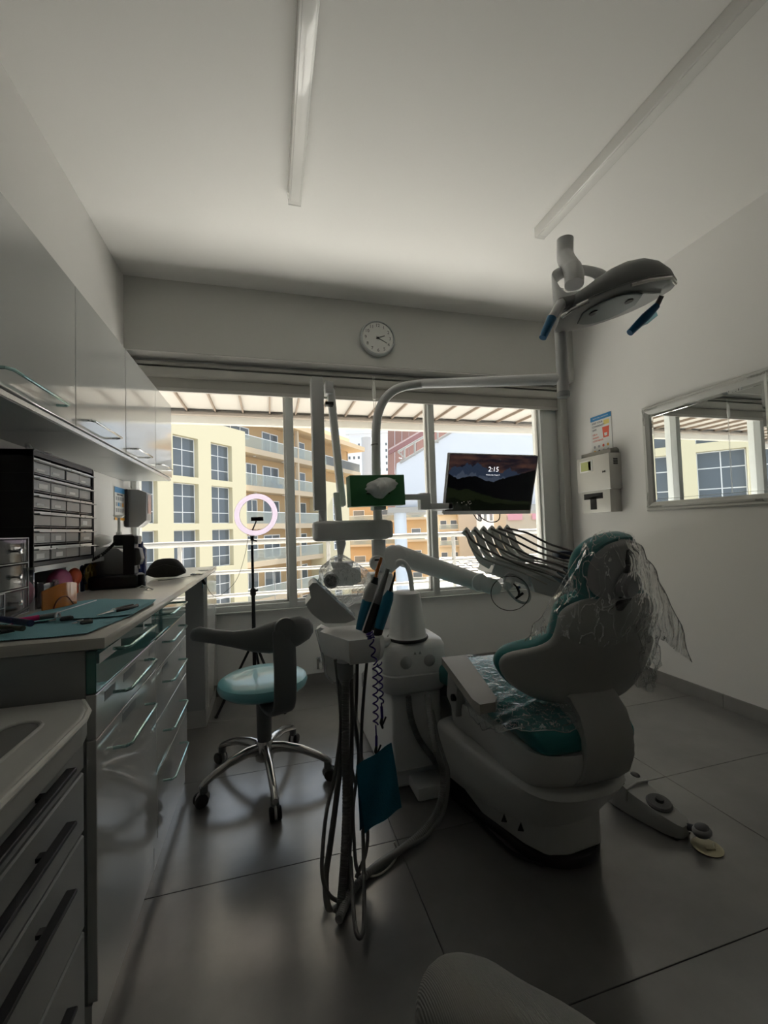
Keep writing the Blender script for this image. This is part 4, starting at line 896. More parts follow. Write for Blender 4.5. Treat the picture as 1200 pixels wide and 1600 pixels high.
# yoke around the joint
yk = [atd(912, 462, 1.47), atd(880, 466, 1.50), atd(868, 452, 1.53), atd(866, 436, 1.56), atd(878, 426, 1.58), atd(905, 422, 1.60), atd(930, 426, 1.60), atd(945, 436, 1.58)]
ys = spline(yk, 6); R = []
for k, p in enumerate(ys):
    a = ys[max(0, k - 1)]; b_ = ys[min(len(ys) - 1, k + 1)]; tg = (b_ - a).normalized(); up = Vector((0, 0, 1)); up = (up - tg * up.dot(tg)).normalized(); nn = tg.cross(up)
    R.append([p + up * .021 * math.cos(q) + nn * .007 * math.sin(q) for q in [2 * PI * j / 12 for j in range(12)]])
MB().loft(R).build('yoke', white, lt)
bluef = mat('blue_sleeve', (.02, .16, .34), .3, coat=.3)
h0, h1, h2, h3 = atd(903, 469, 1.46), atd(877, 475, 1.43), atd(862, 497, 1.42), atd(848, 528, 1.41)
MB().tube([h0, h1], .020, 14).build('handle_stub', darkg, lt)
MB().tube([h1 + Vector((0, 0, .012)), h1, h2], [.014, .019, .0145], 12).build('handle', white, lt)
MB().tube([h2, h2.lerp(h3, .6), h3], [.0165, .0145, .0125], 12).build('handle_sleeve', bluef, lt)
g0, g1, g2 = atd(1026, 478, 1.50), atd(1008, 496, 1.50), atd(984, 520, 1.50)
MB().tube([atd(1034, 462, 1.48), g0, g1], [.008, .010, .012], 10).build('handle', darkg, lt)
MB().tube([g0, g1, g2], [.012, .0165, .0125], 12).build('handle_sleeve', bluef, lt)
R = [[atd(1024, 483, 1.51), atd(1028, 493, 1.51), atd(1028, 493, 1.52), atd(1024, 483, 1.52)], [atd(1002, 505, 1.51), atd(1012, 506, 1.51), atd(1012, 506, 1.52), atd(1002, 505, 1.52)], [atd(992, 517, 1.51), atd(996, 513, 1.51), atd(996, 513, 1.52), atd(992, 517, 1.52)]]
MB().loft(R).build('loose_sleeve_end', film('blue_film', (.45, .72, .80), .15, .15, .35), lt)

# ---------------- folding arm with plastic-bagged head (left of the pole)
xt = thing('folding_arm', (.3, UY, 1.05), 'white folding double arm hung on a crossbar left of the pole', 'arm')
a, b_ = at(490, 832, y=1.93), at(608, 828, y=1.93)
MB().box((a.x, UY - .055, 1.048), (b_.x - .004, UY + .05, 1.140), .016, 3).build('crossbar', mat('arm_grey', (.80, .805, .80), .4), xt)
MB().box((b_.x - .02, UY - .05, 1.052), (b_.x + .015, UY + .045, 1.136), .016, 3).build('crossbar_cap', mat('arm_grey', (.80, .805, .80), .4), xt)
a = at(498, 700, y=1.95)
MB().tube([(a.x + .010, UY, 1.13), (a.x + .010, UY, 1.20)], .019, 16).build('arm_pivot', white, xt)
MB().box((a.x - .030, UY - .03, 1.19), (a.x + .026, UY + .035, at(498, 588, y=1.92).z), .006, 2).build('upright_arm', mat('arm_grey', (.80, .805, .80), .4), xt)
p0, p1 = at(516, 606, y=2.02), at(535, 792, y=2.02)
def beam(a, b_, w_, d_, name, m_, par, r=.005):
    ax = (b_ - a); Lb = ax.length; M = frame_M(a, ax, Vector((0, 1, 0))); return MB(M).box((0, -d_ / 2, -w_ / 2), (Lb, d_ / 2, w_ / 2), r, 2).build(name, m_, par)
beam(p0, p1, .038, .04, 'sloping_arm', white, xt, .012)
MB().box((p0.x - .03, 1.98, p0.z - .04), (p0.x + .01, 2.04, p0.z + .02), .004).build('hinge_block', white, xt)
MB().box((p0.x - .032, 1.965, p0.z - .10), (p0.x + .006, 2.0, p0.z - .085)).build('hinge_clip', blackp, xt)
p2, p3 = at(526, 776, y=1.99), at(530, 822, y=1.99)
beam(p2 + Vector((0, 0, .02)), p3, .032, .03, 'lower_link', white, xt, .006)
p4 = at(533, 850, y=1.99); p5 = at(531, 878, y=1.97)
MB().tube([p3, p4, p4.lerp(p5, .5), p5], [.018, .024, .015, .010], 16).build('link_tip', white, xt)
hc = at(537, 898, y=1.94)
M = frame_M(hc, (1, .2, -.05), (0, .3, 1))
MB(M).box((-.06, -.045, -.06), (.07, .025, .05), .012, 3).build('head_body', white, xt)
MB().lathe([(.03, 0), (.045, .02), (.055, .05), (.0, .052)], hc + Vector((-.005, 0, .01)), 20).build('head_cap', white, xt)
cc = at(518, 908, y=1.86)
MB().lathe([(.036, .07), (.033, .0), (.027, -.002), (.025, .002)], cc, 28, (0.1, 1, 0)).build('cone', mat('cone_rim', (.35, .36, .36), .3), xt)
MB().lathe([(.024, 0.002), (.0, .0025)], cc, 24, (0.1, 1, 0)).build('cone_bore', blackp, xt)
MB(M).box((-.04, .0, -.064), (.05, .024, -.058), .002).build('blue_label', mat('pale_blue_label', (.22, .42, .55), .4), xt)
# clear bag round it
bag = film('bag_film', (.96, .97, .97), .12, .14, .16, .7, 22)
m = MB(); R = []; rb = random.Random(5)
prof = [(868, 532, 3), (874, 531, 16), (884, 533, 27), (896, 536, 38), (910, 538, 38), (925, 538, 31), (938, 537, 20), (950, 534, 6)]
for j in range(len(prof) * 3 - 2):
    i, fr = divmod(j, 3); A = prof[i]; Bb = prof[min(i + 1, len(prof) - 1)]; u = fr / 3
    py, px, w_ = [A[q] + (Bb[q] - A[q]) * u for q in range(3)]
    c = at(px, py, y=1.92); w3 = w_ * 1.98 / FPX
    R.append([c + Vector((math.cos(a) * w3 * (1 + .10 * math.sin(5 * a + j * .9) + rb.uniform(-.03, .03)), math.sin(a) * w3 * .95 * (1 + .10 * math.sin(7 * a + j * .7)), .006 * math.sin(3 * a))) for a in [2 * PI * k / 30 for k in range(30)]])
m.loft(R, cap=False); tag(m.build('plastic_bag', bag, smooth=25), 'clear plastic bag tied over the small head of the folding arm', 'bag')

# ---------------- tissue box on the pole
gb = mat('green_box', (.07, .25, .10), .45, noise=.15, nscale=14)
a, b_ = at(546, 741, y=1.82), at(636, 791, y=1.82)
tb_ = thing('tissue_box', ((a.x + b_.x) / 2, 1.86, b_.z), 'green tissue box with a white tissue, mounted on the pole', 'tissue box')
M = frame_M(at(591, 766, y=1.83), (1, .05, .02), (0, 0, 1)); hw, hh = (b_.x - a.x) / 2 - .002, (a.z - b_.z) / 2 - .003
MB(M).box((-hw, -hh, -.075), (hw, hh, 0), .003).build('box', gb, tb_)
MB(M).box((-.055, -.018, -.0005), (.055, .018, .0012), .0).build('slot', mat('dark_slot', (.01, .03, .012), .6), tb_)
MB().box((pxx - .03, 1.90, pole0.z + .06), (pxx + .03, 1.965, pole0.z + .10), .004).build('bracket', white, tb_)
tm_ = MB(M); R = []
for i in range(17):
    u = i / 16; x = -.058 + .118 * u + .03 * u * u; cz = .004 + .055 * math.sin(PI * min(1, u * 1.05)) ; top = .012 + .030 * math.sin(PI * (u * .8 + .1)) + .026 * u; bot = -.010 - .035 * math.sin(PI * u) ** 2 + .022 * u * u
    R.append([Vector((x + .005 * math.sin(k * 1.3 + i), bot + (top - bot) * k / 7, cz * (math.sin(PI * (k + .5) / 8)) + .004 * math.sin(i * 1.9 + k))) for k in range(8)])
verts = [[tm_._v(p) for p in r] for r in R]
for i in range(16):
    for k in range(7): tm_.bm.faces.new((verts[i][k], verts[i + 1][k], verts[i + 1][k + 1], verts[i][k + 1]))
tm_.build('tissue', mat('tissue_paper', (.85, .86, .85), .9), tb_, smooth=60)

# ---------------- monitor on its bracket
mt_ = thing('monitor', (1.188, 2.08, 1.16), 'flat monitor showing mountains and the time, right of the pole', 'monitor')
TL, TR, BL = Vector((.918, 2.031, 1.483)), Vector((1.458, 2.031, 1.477)), Vector((.915, 2.129, 1.163))
Wm, Hm = (TR - TL).length, (BL - TL).length; M = frame_M(BL, TR - TL, TL - BL)      # local z looks towards the room
if (M.to_3x3() @ Vector((0, 0, 1))).y > 0: M = M @ Matrix.Diagonal((1, 1, -1, 1))
MB(M).box((0, 0, -.028), (Wm, Hm, 0), .004).build('case', mat('monitor_case', (.10, .10, .105), .35), mt_)
MB(M).box((0, 0, -.001), (Wm, .020, .0035), .001).build('chin', mat('silver_chin', (.75, .76, .77), .3), mt_)
MB(M).box((0, .02, -.001), (.0035, Hm, .0022)).box((Wm - .003, .02, -.001), (Wm, Hm, .0022)).box((0, Hm - .003, -.001), (Wm, Hm, .0022)).build('bezel', mat('silver_bezel', (.7, .71, .72), .3), mt_)
def scr(name, col, es=1.0):
    m = bpy.data.materials.get(name)
    return mat(name, (.005, .005, .006), .12, emit=col, estr=es)
sc_ = MB(M).box((.005, .021, .0002), (Wm - .005, Hm - .004, .0010)).build('screen', scr('screen_dusk_sky', (.042, .022, .021)), mt_, smooth=0)
nt = bpy.data.materials['screen_dusk_sky'].node_tree; b_ = nt.nodes['Principled BSDF']; tc = nt.nodes.new('ShaderNodeTexCoord'); ns = nt.nodes.new('ShaderNodeTexNoise'); mp = nt.nodes.new('ShaderNodeMapping')
mp.inputs['Scale'].default_value = (6, 6, 26); ns.inputs['Scale'].default_value = 1.5; ns.inputs['Detail'].default_value = 6; rp = nt.nodes.new('ShaderNodeValToRGB')
rp.color_ramp.elements[0].color = (.006, .005, .008, 1); rp.color_ramp.elements[1].color = (.045, .022, .016, 1); rp.color_ramp.elements[0].position = .4; rp.color_ramp.elements[1].position = .7
for l in ((tc.outputs['Object'], mp.inputs[0]), (mp.outputs[0], ns.inputs['Vector']), (ns.outputs['Fac'], rp.inputs[0]), (rp.outputs[0], b_.inputs['Emission Color'])): nt.links.new(*l)
def layer(pts, k, name, m_):
    x0, x1, y0 = .006, Wm - .006, .022
    P = [(x0 + (x1 - x0) * u, y0 + (Hm - .028) * v) for u, v in pts]
    m = MB(M); bmv = []
    for (x, y) in P: bmv.append((x, y))
    for (xa, ya), (xb, yb) in zip(bmv, bmv[1:]):
        m.loft([[Vector((xa, y0, .0010 + k * .00012)), Vector((xb, y0, .0010 + k * .00012)), Vector((xb, yb, .0010 + k * .00012)), Vector((xa, ya, .0010 + k * .00012))], [Vector((xa, y0, .0011 + k * .00012)), Vector((xb, y0, .0011 + k * .00012)), Vector((xb, yb, .0011 + k * .00012)), Vector((xa, ya, .0011 + k * .00012))]])
    return m.build(name, m_, sc_, smooth=0)
rp_ = random.Random(11)
def ridge(knots, n, amp):
    out = []
    for i in range(n + 1):
        u = i / n
        for (a, ya), (b2, yb) in zip(knots, knots[1:]):
            if a <= u <= b2: v = ya + (yb - ya) * (u - a) / (b2 - a); break
        out.append((u, v + rp_.uniform(-amp, amp)))
    return out
layer(ridge([(0, .70), (.05, .80), (.13, .78), (.2, .86), (.26, .78), (.30, .88), (.34, .86), (.38, .80), (.45, .74), (.52, .72), (.60, .70), (.68, .78), (.78, .70), (.86, .66), (1, .74)], 70, .022), 1, 'far_peaks', scr('screen_peaks', (.013, .019, .033)))
layer(ridge([(0, .62), (.08, .64), (.14, .72), (.2, .64), (.28, .70), (.33, .62), (.40, .66), (.46, .60), (.55, .62), (.7, .60), (.85, .58), (1, .60)], 60, .03), 2, 'rock_faces', scr('screen_rock', (.028, .036, .052)))
layer(ridge([(0, .66), (.10, .58), (.2, .62), (.28, .63), (.4, .57), (.5, .52), (.6, .58), (.75, .64), (.88, .70), (1, .76)], 50, .012), 3, 'dark_slopes', scr('screen_slope', (.0006, .0007, .0009)))
layer(ridge([(0, .44), (.12, .36), (.22, .40), (.4, .30), (.6, .22), (.8, .17), (1, .16)], 40, .012), 4, 'meadow', scr('screen_meadow', (.004, .0055, .0022)))
layer(ridge([(0, .20), (.1, .24), (.2, .17), (.35, .21), (.5, .14), (.7, .12), (1, .10)], 60, .02), 5, 'tree_line', scr('screen_trees', (.0012, .0018, .0009)))
for k in range(10):
    u = .09 + .2 * rp_.random(); v = .08 + .08 * rp_.random()
    MB(M).box((Wm * u, Hm * v + .02, .0018), (Wm * u + .005, Hm * v + .0235, .0019)).build('village_house', scr('screen_house', (.12, .11, .09)), sc_, smooth=0)
wt_ = scr('screen_text', (.85, .86, .90))
text('2:15', .038, M @ Matrix.Translation((Wm * .50, Hm * .755, .002)), 'clock_text', wt_, mt_, .0001)
text('Wednesday, August 9', .0095, M @ Matrix.Translation((Wm * .50, Hm * .665, .002)), 'date_text', wt_, mt_, .0001)
# bracket
a, b_ = at(636, 777, y=1.97), at(662, 779, y=2.0)
MB().box((pxx, 1.955, a.z - .014), (b_.x, 1.99, a.z + .014), .004).build('first_arm', white, mt_)
q = at(661, 784, y=2.0); MB().box((q.x - .028, 1.96, q.z - .042), (q.x + .028, 2.01, q.z + .042), .006).build('joint_block', white, mt_)
q2 = at(690, 791, y=2.0); MB().box((q.x, 1.965, q2.z - .016), (.90, 2.0, q2.z + .014), .004).box((.87, 1.965, q2.z - .016), (.90, 2.19, q2.z + .014), .004).box((.87, 2.16, q2.z - .016), (1.12, 2.19, q2.z + .014), .004).build('second_arm', white, mt_)
MB().box((1.08, 2.13, q2.z - .03), (1.18, 2.165, q2.z + .08), .004).build('back_mount', white, mt_)
MB().tube(spline([(1.09, 2.15, 1.19), at(745, 811, y=2.14), at(752, 813, y=2.14), (1.14, 2.15, 1.18)], 6), .003, 6).tube(spline([(1.11, 2.15, 1.18), at(755, 811, y=2.14), at(768, 816, y=2.14), at(780, 811, y=2.14), (1.27, 2.15, 1.2)], 6), .003, 6).build('monitor_cable', blackp, mt_)

# ---------------- doctor's delivery table on its sloping arm
dt = thing('delivery_table', (1.2, 1.9, .84), 'white delivery table with a fan of whip arms beside the headrest', 'delivery table')
s0, s1, s2 = at(618, 866, y=1.97), at(745, 909, y=1.95), at(772, 917, y=1.92)
MB().tube([(pxx, UY, .905), (pxx, UY, 1.045)], .034, 20).build('swivel_sleeve', white, dt)
def flatbeam(a, b_, h0, h1, d_, name):
    ax = (b_ - a).normalized(); up = Vector((0, 0, 1)); up = (up - ax * up.dot(ax)).normalized(); n = ax.cross(up)
    R = []
    for p, h in ((a - ax * .03, h0 * .7), (a, h0), (b_, h1), (b_ + ax * .03, h1 * .6)):
        R.append([p + up * h * .5 * math.copysign(abs(math.sin(q)) ** .6, math.sin(q)) + n * d_ * .5 * math.copysign(abs(math.cos(q)) ** .6, math.cos(q)) for q in [2 * PI * k / 16 for k in range(16)]])
    return MB().loft(R).build(name, white, dt)
flatbeam(at(597, 880, y=1.96), at(620, 866, y=1.965), .13, .105, .075, 'shoulder')
flatbeam(s0, s1, .098, .085, .07, 'spring_arm'); flatbeam(s1, s2, .082, .078, .075, 'arm_knuckle')
MB().lathe([(.001, -.037), (.043, -.037), (.045, -.034), (.045, .034), (.043, .037), (.001, .037)], s1, 24, (0, 1, 0)).build('pivot_cover', white, dt)
# table body
P_ = [(775, 877), (838, 882), (895, 893), (905, 925), (870, 930), (815, 912), (768, 895)]
f = [at(px, py, y=1.83) for px, py in P_]; b_ = [v + Vector((.04, .22, -.005)) for v in f]
MB().loft([f, b_]).build('table_body', white, dt, smooth=30)
f = [at(px, py, y=1.80) for px, py in ((828, 898), (880, 903), (925, 915), (930, 938), (880, 938), (836, 925))]
MB().loft([f, [v + Vector((.03, .18, 0)) for v in f]]).build('side_pod', mat('pod_grey', (.58, .60, .60), .35), dt, smooth=30)
tops = [(725, 828), (739, 827), (752, 826), (765, 825), (777, 825), (789, 824)]; wh = mat('whip_grey', (.92, .92, .90), .4); hz = mat('hose_grey', (.17, .16, .15), .5)
for k, (tx_, ty_) in enumerate(tops):
    bx_ = 766 + k * 13.5; by_ = 884 - k * 1.3; Yk = 1.84 + .012 * k
    pts = spline([at(bx_, by_, y=Yk), at(bx_ - 14, by_ - 9, y=Yk), at(tx_ + 18, ty_ + 32, y=Yk), at(tx_ + 9, ty_ + 10, y=Yk), at(tx_, ty_, y=Yk)], 5)
    w_ = dt and MB(); R = []
    for i, p in enumerate(pts):
        a = pts[max(0, i - 1)]; c = pts[min(len(pts) - 1, i + 1)]; tg = (c - a).normalized(); n = Vector((0, 1, 0)); s_ = tg.cross(n).normalized(); ww = .018 if i < len(pts) - 3 else .020
        R.append([p + s_ * ww * math.cos(q) + n * .007 * math.sin(q) for q in [2 * PI * j / 10 for j in range(10)]])
    wo_ = w_.loft(R).build('whip_arm', wh, dt)
    ex, ey = 880 + k * 8, 905 - k * 7
    hs = spline([at(tx_ + 2, ty_ + 1, y=Yk - .01), at(tx_ + 20 + k * 3, ty_ + 9 + (5 - k) * 2.6, y=Yk - .04), at((tx_ + ex) / 2 + 4, (ty_ + ey) / 2 + 3 + (5 - k) * 2.2, y=Yk - .08), at(ex - 22, ey - 8, y=Yk - .12), at(ex, ey, y=Yk - .15)], 8)
    MB().tube(hs, .0052, 8).build('hose', hz, wo_)
    hs = spline([at(tx_ + 4, ty_ + 6, y=Yk - .02), at(tx_ + 12, ty_ + 28, y=Yk - .05), at(tx_ + 34, ty_ + 46, y=Yk - .07), at(tx_ + 90, ty_ + 66 - k * 2, y=Yk - .1), at(tx_ + 130, ty_ + 85 - k * 3, y=Yk - .12)], 8)
    MB().tube(hs, .0045, 8).build('loose_hose', mat('hose_light', (.5, .49, .46), .45), wo_)
for k, (px, py) in enumerate(((862, 897), (872, 893), (882, 889), (891, 885), (900, 881))):
    MB().tube([at(px, py, y=1.78), at(px + 22, py + 16, y=1.70), at(px + 30, py + 22, y=1.68)], [.009, .012, .008], 10).build('handpiece_sleeve', mat('blue_grey_sleeve', (.16, .20, .23), .4), dt)
q = at(885, 868, y=1.80); MB().box((q.x - .04, 1.80, q.z - .02), (q.x + .045, 1.86, q.z + .022), .008).build('blue_holder', mat('navy_holder', (.02, .035, .07), .4), dt)
# tray handle ring, knob, cable loop
def ringat(cx, cy, rx_, ry_, Y_, r, name, m_, par, tilt=0, n=36):
    P = []
    for k in range(n):
        a = 2 * PI * k / n; x, y = rx_ * math.cos(a), ry_ * math.sin(a); P.append(at(cx + x * math.cos(tilt) - y * math.sin(tilt), cy + x * math.sin(tilt) + y * math.cos(tilt), y=Y_))
    return MB().tube(P, r, 8, closed=True).build(name, m_, par)
ringat(808, 919, 27, 14, 1.74, .006, 'oval_handle', mat('pale_ring', (.55, .57, .57), .25), dt, math.radians(52))
ringat(797, 927, 30, 27, 1.72, .0018, 'cable_loop', blackp, dt)
a, b_ = at(787, 914, y=1.76), at(797, 909, y=1.76); MB().tube([a + Vector((0, -.03, 0)), b_], [.020, .024], 16).tube([a + Vector((0, -.031, 0)), a + Vector((.0, -.026, .0))], [.012, .02], 12).build('brake_knob', mat('pod_grey', (.58, .60, .60), .35), dt)
MB().tube(spline([at(802, 912, y=1.73), at(808, 918, y=1.73), at(811, 926, y=1.73), at(810, 931, y=1.73)], 4), [.004] * 4 + [.006] * 4 + [.005] * 4 + [.003], 8).build('black_hook', blackp, dt)
MB().tube([at(806, 935, y=1.72), at(817, 927, y=1.72)], .006, 8).build('loop_clamp', blackp, dt)
MB().box(tuple(at(808, 920, y=1.73)), tuple(at(813, 916, y=1.73) + Vector((0, .01, 0)))).build('blue_button', mat('navy_button', (.02, .06, .16), .4), dt)
# ================================================================ assistant's tray with instruments and hoses
TY = 1.42
at_ = thing('assistant_tray', (.26, 1.5, .60), 'white assistant instrument tray with tilted touch panel, left of the cuspidor', 'instrument tray')
top = [at(539, 1002, y=1.40), at(592, 1001, y=1.42), at(598, 1010, y=1.47), at(590, 985, y=1.56), at(553, 972, y=1.62), at(508, 975, y=1.60), at(502, 981, y=1.57)]
zt_ = .725
def dropz(p, z): return Vector((p.x, p.y, z))
top = [(.243, 1.395), (.352, 1.395), (.372, 1.42), (.378, 1.50), (.33, 1.62), (.19, 1.62), (.163, 1.57)]
def inset(P, k): c = sum((Vector((x, y, 0)) for x, y in P), Vector()) / len(P); return [(c.x + (x - c.x) * k, c.y + (y - c.y) * k) for x, y in P]
R = [[Vector((x, y, z)) for x, y in inset(top, k)] for z, k in ((.645, .86), (.655, .93), (.690, 1.0), (.722, .985), (.728, .965))]
MB().loft(R).build('tray_body', white, at_, smooth=30)
# touch panel seen from its side
pp = [(482, 918), (488, 911), (495, 911), (556, 968), (540, 974), (507, 974), (487, 959), (477, 945), (486, 934)]
f = [at(px, py, y=1.47) for px, py in pp]
MB().loft([f, [v + Vector((.012, .15, 0)) for v in f]]).build('touch_panel', mat('panel_grey', (.66, .67, .67), .4), at_, smooth=25)
a, b_ = at(495, 909.5, y=1.465), at(559, 968, y=1.465)
m = MB(); R = []
for k in range(15):
    p = a.lerp(b_, k / 14); R.append([p + Vector((.004 * math.sin(k * 2.1 + j), .02 * j, .004 + .004 * math.sin(k * 1.7 + j * 2.3))) for j in range(9)])
vs = [[m._v(p) for p in r] for r in R]
for i in range(14):
    for j in range(8): m.bm.faces.new((vs[i][j], vs[i + 1][j], vs[i + 1][j + 1], vs[i][j + 1]))
m.build('panel_film', film('blue_tint_film', (.75, .90, .95), .15, .12, .35, .8, 30), at_)
# film covered panel hanging behind the tray
pp = [(494, 984), (500, 980), (548, 1000), (556, 1050), (545, 1062), (520, 1066), (510, 1058), (502, 1020)]
f = [at(px, py, y=1.66) for px, py in pp]
MB().loft([f, [v + Vector((.01, .05, 0)) for v in f]]).build('side_panel', white, at_, smooth=25)
MB().tube([at(494, 984, y=1.65), at(503, 1020, y=1.65), at(510, 1056, y=1.65), at(520, 1067, y=1.65)], .005, 8).build('panel_edge_film', film('clear_edge_film', (.95, .97, .97), .4, .08, .35), at_)
MB().lathe([(.016, .56), (.018, .575), (.026, .60), (.028, .65), (.001, .655)], (.236, 1.44, 0), 18).build('hose_collar', mat('collar_grey', (.22, .225, .225), .4), at_)
MB().tube([(.33, 1.58, .67), (.42, 1.66, .64), (.47, 1.72, .62)], .022, 14).build('tray_arm', white2, at_)
hg = mat('hose_dark', (.12, .12, .118), .42); hg2 = mat('hose_corrugated', (.13, .13, .128), .5)
def hose(pts, r, name='hose', m_=None, ribs=False, n=10, par=at_):
    P = spline([at(px, py, y=y) for px, py, y in pts], n * (2 if ribs else 1))
    rr = [r * (1.0 if not ribs or k % 2 else .86) for k in range(len(P))]
    return MB().tube(P, rr, 10).build(name, m_ or hg, par)
hose([(540, 1062, 1.42), (540, 1110, 1.40), (540, 1180, 1.38), (541, 1260, 1.35), (538, 1340, 1.30), (534, 1395, 1.27), (530, 1440, 1.235)], .0135, 'suction_hose', hg2, True, 16)
hose([(549, 1060, 1.43), (550, 1120, 1.42), (549, 1200, 1.40), (548, 1280, 1.36), (546, 1330, 1.34), (543, 1380, 1.30), (544, 1396, 1.30)], .007)
hose([(524, 1030, 1.46), (530, 1085, 1.45), (532, 1140, 1.43), (523, 1210, 1.41), (510, 1270, 1.38), (504, 1330, 1.34), (504, 1370, 1.31), (514, 1398, 1.29), (531, 1407, 1.28), (544, 1398, 1.28), (549, 1385, 1.29)], .0062)
hose([(528, 1035, 1.48), (536, 1090, 1.46), (533, 1180, 1.44), (524, 1260, 1.40), (516, 1320, 1.36), (509, 1370, 1.32), (511, 1410, 1.28), (520, 1428, 1.26), (530, 1418, 1.26)], .0095)
hose([(545, 1045, 1.48), (552, 1110, 1.46), (558, 1150, 1.45), (560, 1190, 1.44), (552, 1260, 1.40), (553, 1310, 1.37), (556, 1350, 1.33), (562, 1368, 1.31)], .0058)
hose([(558, 1036, 1.50), (557, 1090, 1.49), (555, 1130, 1.48), (562, 1190, 1.46), (566, 1260, 1.42), (568, 1340, 1.34), (569, 1410, 1.22), (568, 1452, 1.15), (562, 1465, 1.13), (555, 1450, 1.15), (551, 1400, 1.22), (548, 1340, 1.32)], .0062)
hose([(573, 1036, 1.50), (568, 1090, 1.49), (565, 1140, 1.48), (565, 1200, 1.46), (574, 1290, 1.38), (572, 1330, 1.35), (562, 1358, 1.32), (556, 1372, 1.31)], .0058)
hose([(531, 1040, 1.44), (536, 1120, 1.43), (548, 1190, 1.41), (556, 1230, 1.39)], .005)
# the bundle on the floor, up into the unit
hb_ = thing('floor_hoses', (.45, 1.5, 0), 'grey hoses running over the floor from the tray up to the treatment unit', 'hose')
def fhose(pts, r, name, m_=None, ribs=False, n=10, par=None):
    P = []
    for q in pts:
        if len(q) == 4: P.append(at(q[0], q[1], y=q[2]))
        else: P.append(at(q[0], q[1], z=q[2]))
    P = spline(P, n * (2 if ribs else 1)); rr = [r * (1.0 if not ribs or k % 2 else .86) for k in range(len(P))]
    return MB().tube(P, rr, 10).build(name, m_ or mat('floor_hose_grey', (.26, .26, .25), .42), par)
gh = mat('floor_hose_grey', (.26, .26, .25), .42)
fhose([(529, 1438, .018), (545, 1400, .016), (575, 1364, .015), (620, 1332, .015), (655, 1305, .02), (678, 1278, .05), (690, 1245, .12), (692, 1205, .20), (680, 1165, .30), (672, 1120, .38), (668, 1085, .44)], .0125, 'floor_hose', gh, True, 12, hb_)
fhose([(534, 1428, .018), (556, 1385, .015), (590, 1350, .015), (632, 1325, .015), (668, 1303, .016), (690, 1272, .06), (699, 1230, .13), (697, 1190, .20), (684, 1150, .28), (674, 1110, .36)], .0095, 'floor_hose', gh, False, 10, hb_)
fhose([(569, 1364, .012), (582, 1369, .006), (600, 1362, .006), (616, 1345, .006), (621, 1330, .008), (616, 1316, .03)], .0032, 'thin_white_tube', mat('tube_white', (.55, .54, .48), .5), False, 8, hb_)
fhose([(638, 1088, 1.64, 0), (642, 1120, 1.63, 0), (655, 1155, 1.62, 0), (680, 1190, 1.60, 0), (693, 1215, 1.60, 0), (694, 1245, 1.60, 0), (684, 1270, 1.60, 0)], .0125, 'supply_hose', mat('hose_mid', (.20, .21, .21), .42), True, 12, UNIT)
# instruments standing in the tray
def stick(pts, name, m_, par): 
    P = [at(px, py, y=y) for px, py, y, r in pts]; return MB().tube(P, [r for *_, r in pts], 14).build(name, m_, par)
iblue = mat('instrument_blue', (.02, .20, .34), .45, bump=.3, bscale=180); iorg = mat('orange_tip', (.62, .17, .03), .2, coat=.5)
t = thing('curing_lamp', at(566, 975, y=1.50), 'blue-sleeved instrument with curved orange tip, leftmost in the tray', 'instrument')
stick([(565, 984, 1.50, .022), (569, 965, 1.50, .023), (576, 938, 1.50, .024)], 'sleeve', iblue, t)
stick([(576, 939, 1.50, .0245), (579, 925, 1.50, .024), (584, 912, 1.50, .017)], 'collar', mat('collar_light', (.42, .43, .42), .35), t)
stick([(584, 913, 1.50, .015), (587, 902, 1.50, .010)], 'neck', blackp, t)
stick([(587, 903, 1.50, .0065), (590, 890, 1.50, .0065), (594, 878, 1.50, .007), (596, 871, 1.50, .0045)], 'orange_tip', iorg, t)
stick([(589, 893, 1.50, .0085), (590, 890, 1.50, .0085)], 'orange_ring', iorg, t)
t = thing('suction_handle', at(578, 985, y=1.46), 'black and grey suction handle in the middle of the tray', 'instrument')
stick([(572, 989, 1.46, .016), (580, 965, 1.46, .017), (588, 943, 1.46, .016)], 'grip', mat('grip_black', (.025, .025, .027), .4), t)
stick([(588, 944, 1.46, .015), (596, 920, 1.46, .011), (602, 902, 1.46, .0085), (606, 889, 1.46, .008)], 'tip_tube', mat('tip_grey', (.26, .265, .265), .4), t)
P = [at(*q, y=1.45) for q in ((566, 987), (576, 958), (584, 936), (592, 915), (601, 893))]
MB().tube(P, .003, 6).build('white_edge', mat('tube_bright', (.7, .7, .7), .4), t)
t = thing('air_syringe', at(592, 990, y=1.44), 'blue-sleeved syringe with thin curved dark tip, rightmost in the tray', 'instrument')
stick([(588, 1000, 1.44, .014), (592, 983, 1.44, .016), (597, 968, 1.44, .017)], 'grip', mat('grip_black', (.025, .025, .027), .4), t)
stick([(592, 982, 1.44, .017), (600, 955, 1.44, .020), (606, 935, 1.44, .020), (610, 924, 1.44, .012)], 'sleeve', iblue, t)
stick([(609, 926, 1.44, .006), (613, 912, 1.44, .0045), (616, 902, 1.44, .0045), (617, 894, 1.44, .003)], 'curved_tip', mat('tip_dark', (.04, .04, .04), .3), t)
stick([(584, 985, 1.48, .010), (592, 960, 1.48, .010), (600, 935, 1.48, .010)], 'rear_sleeve', mat('sleeve_grey', (.35, .36, .36), .4), t)
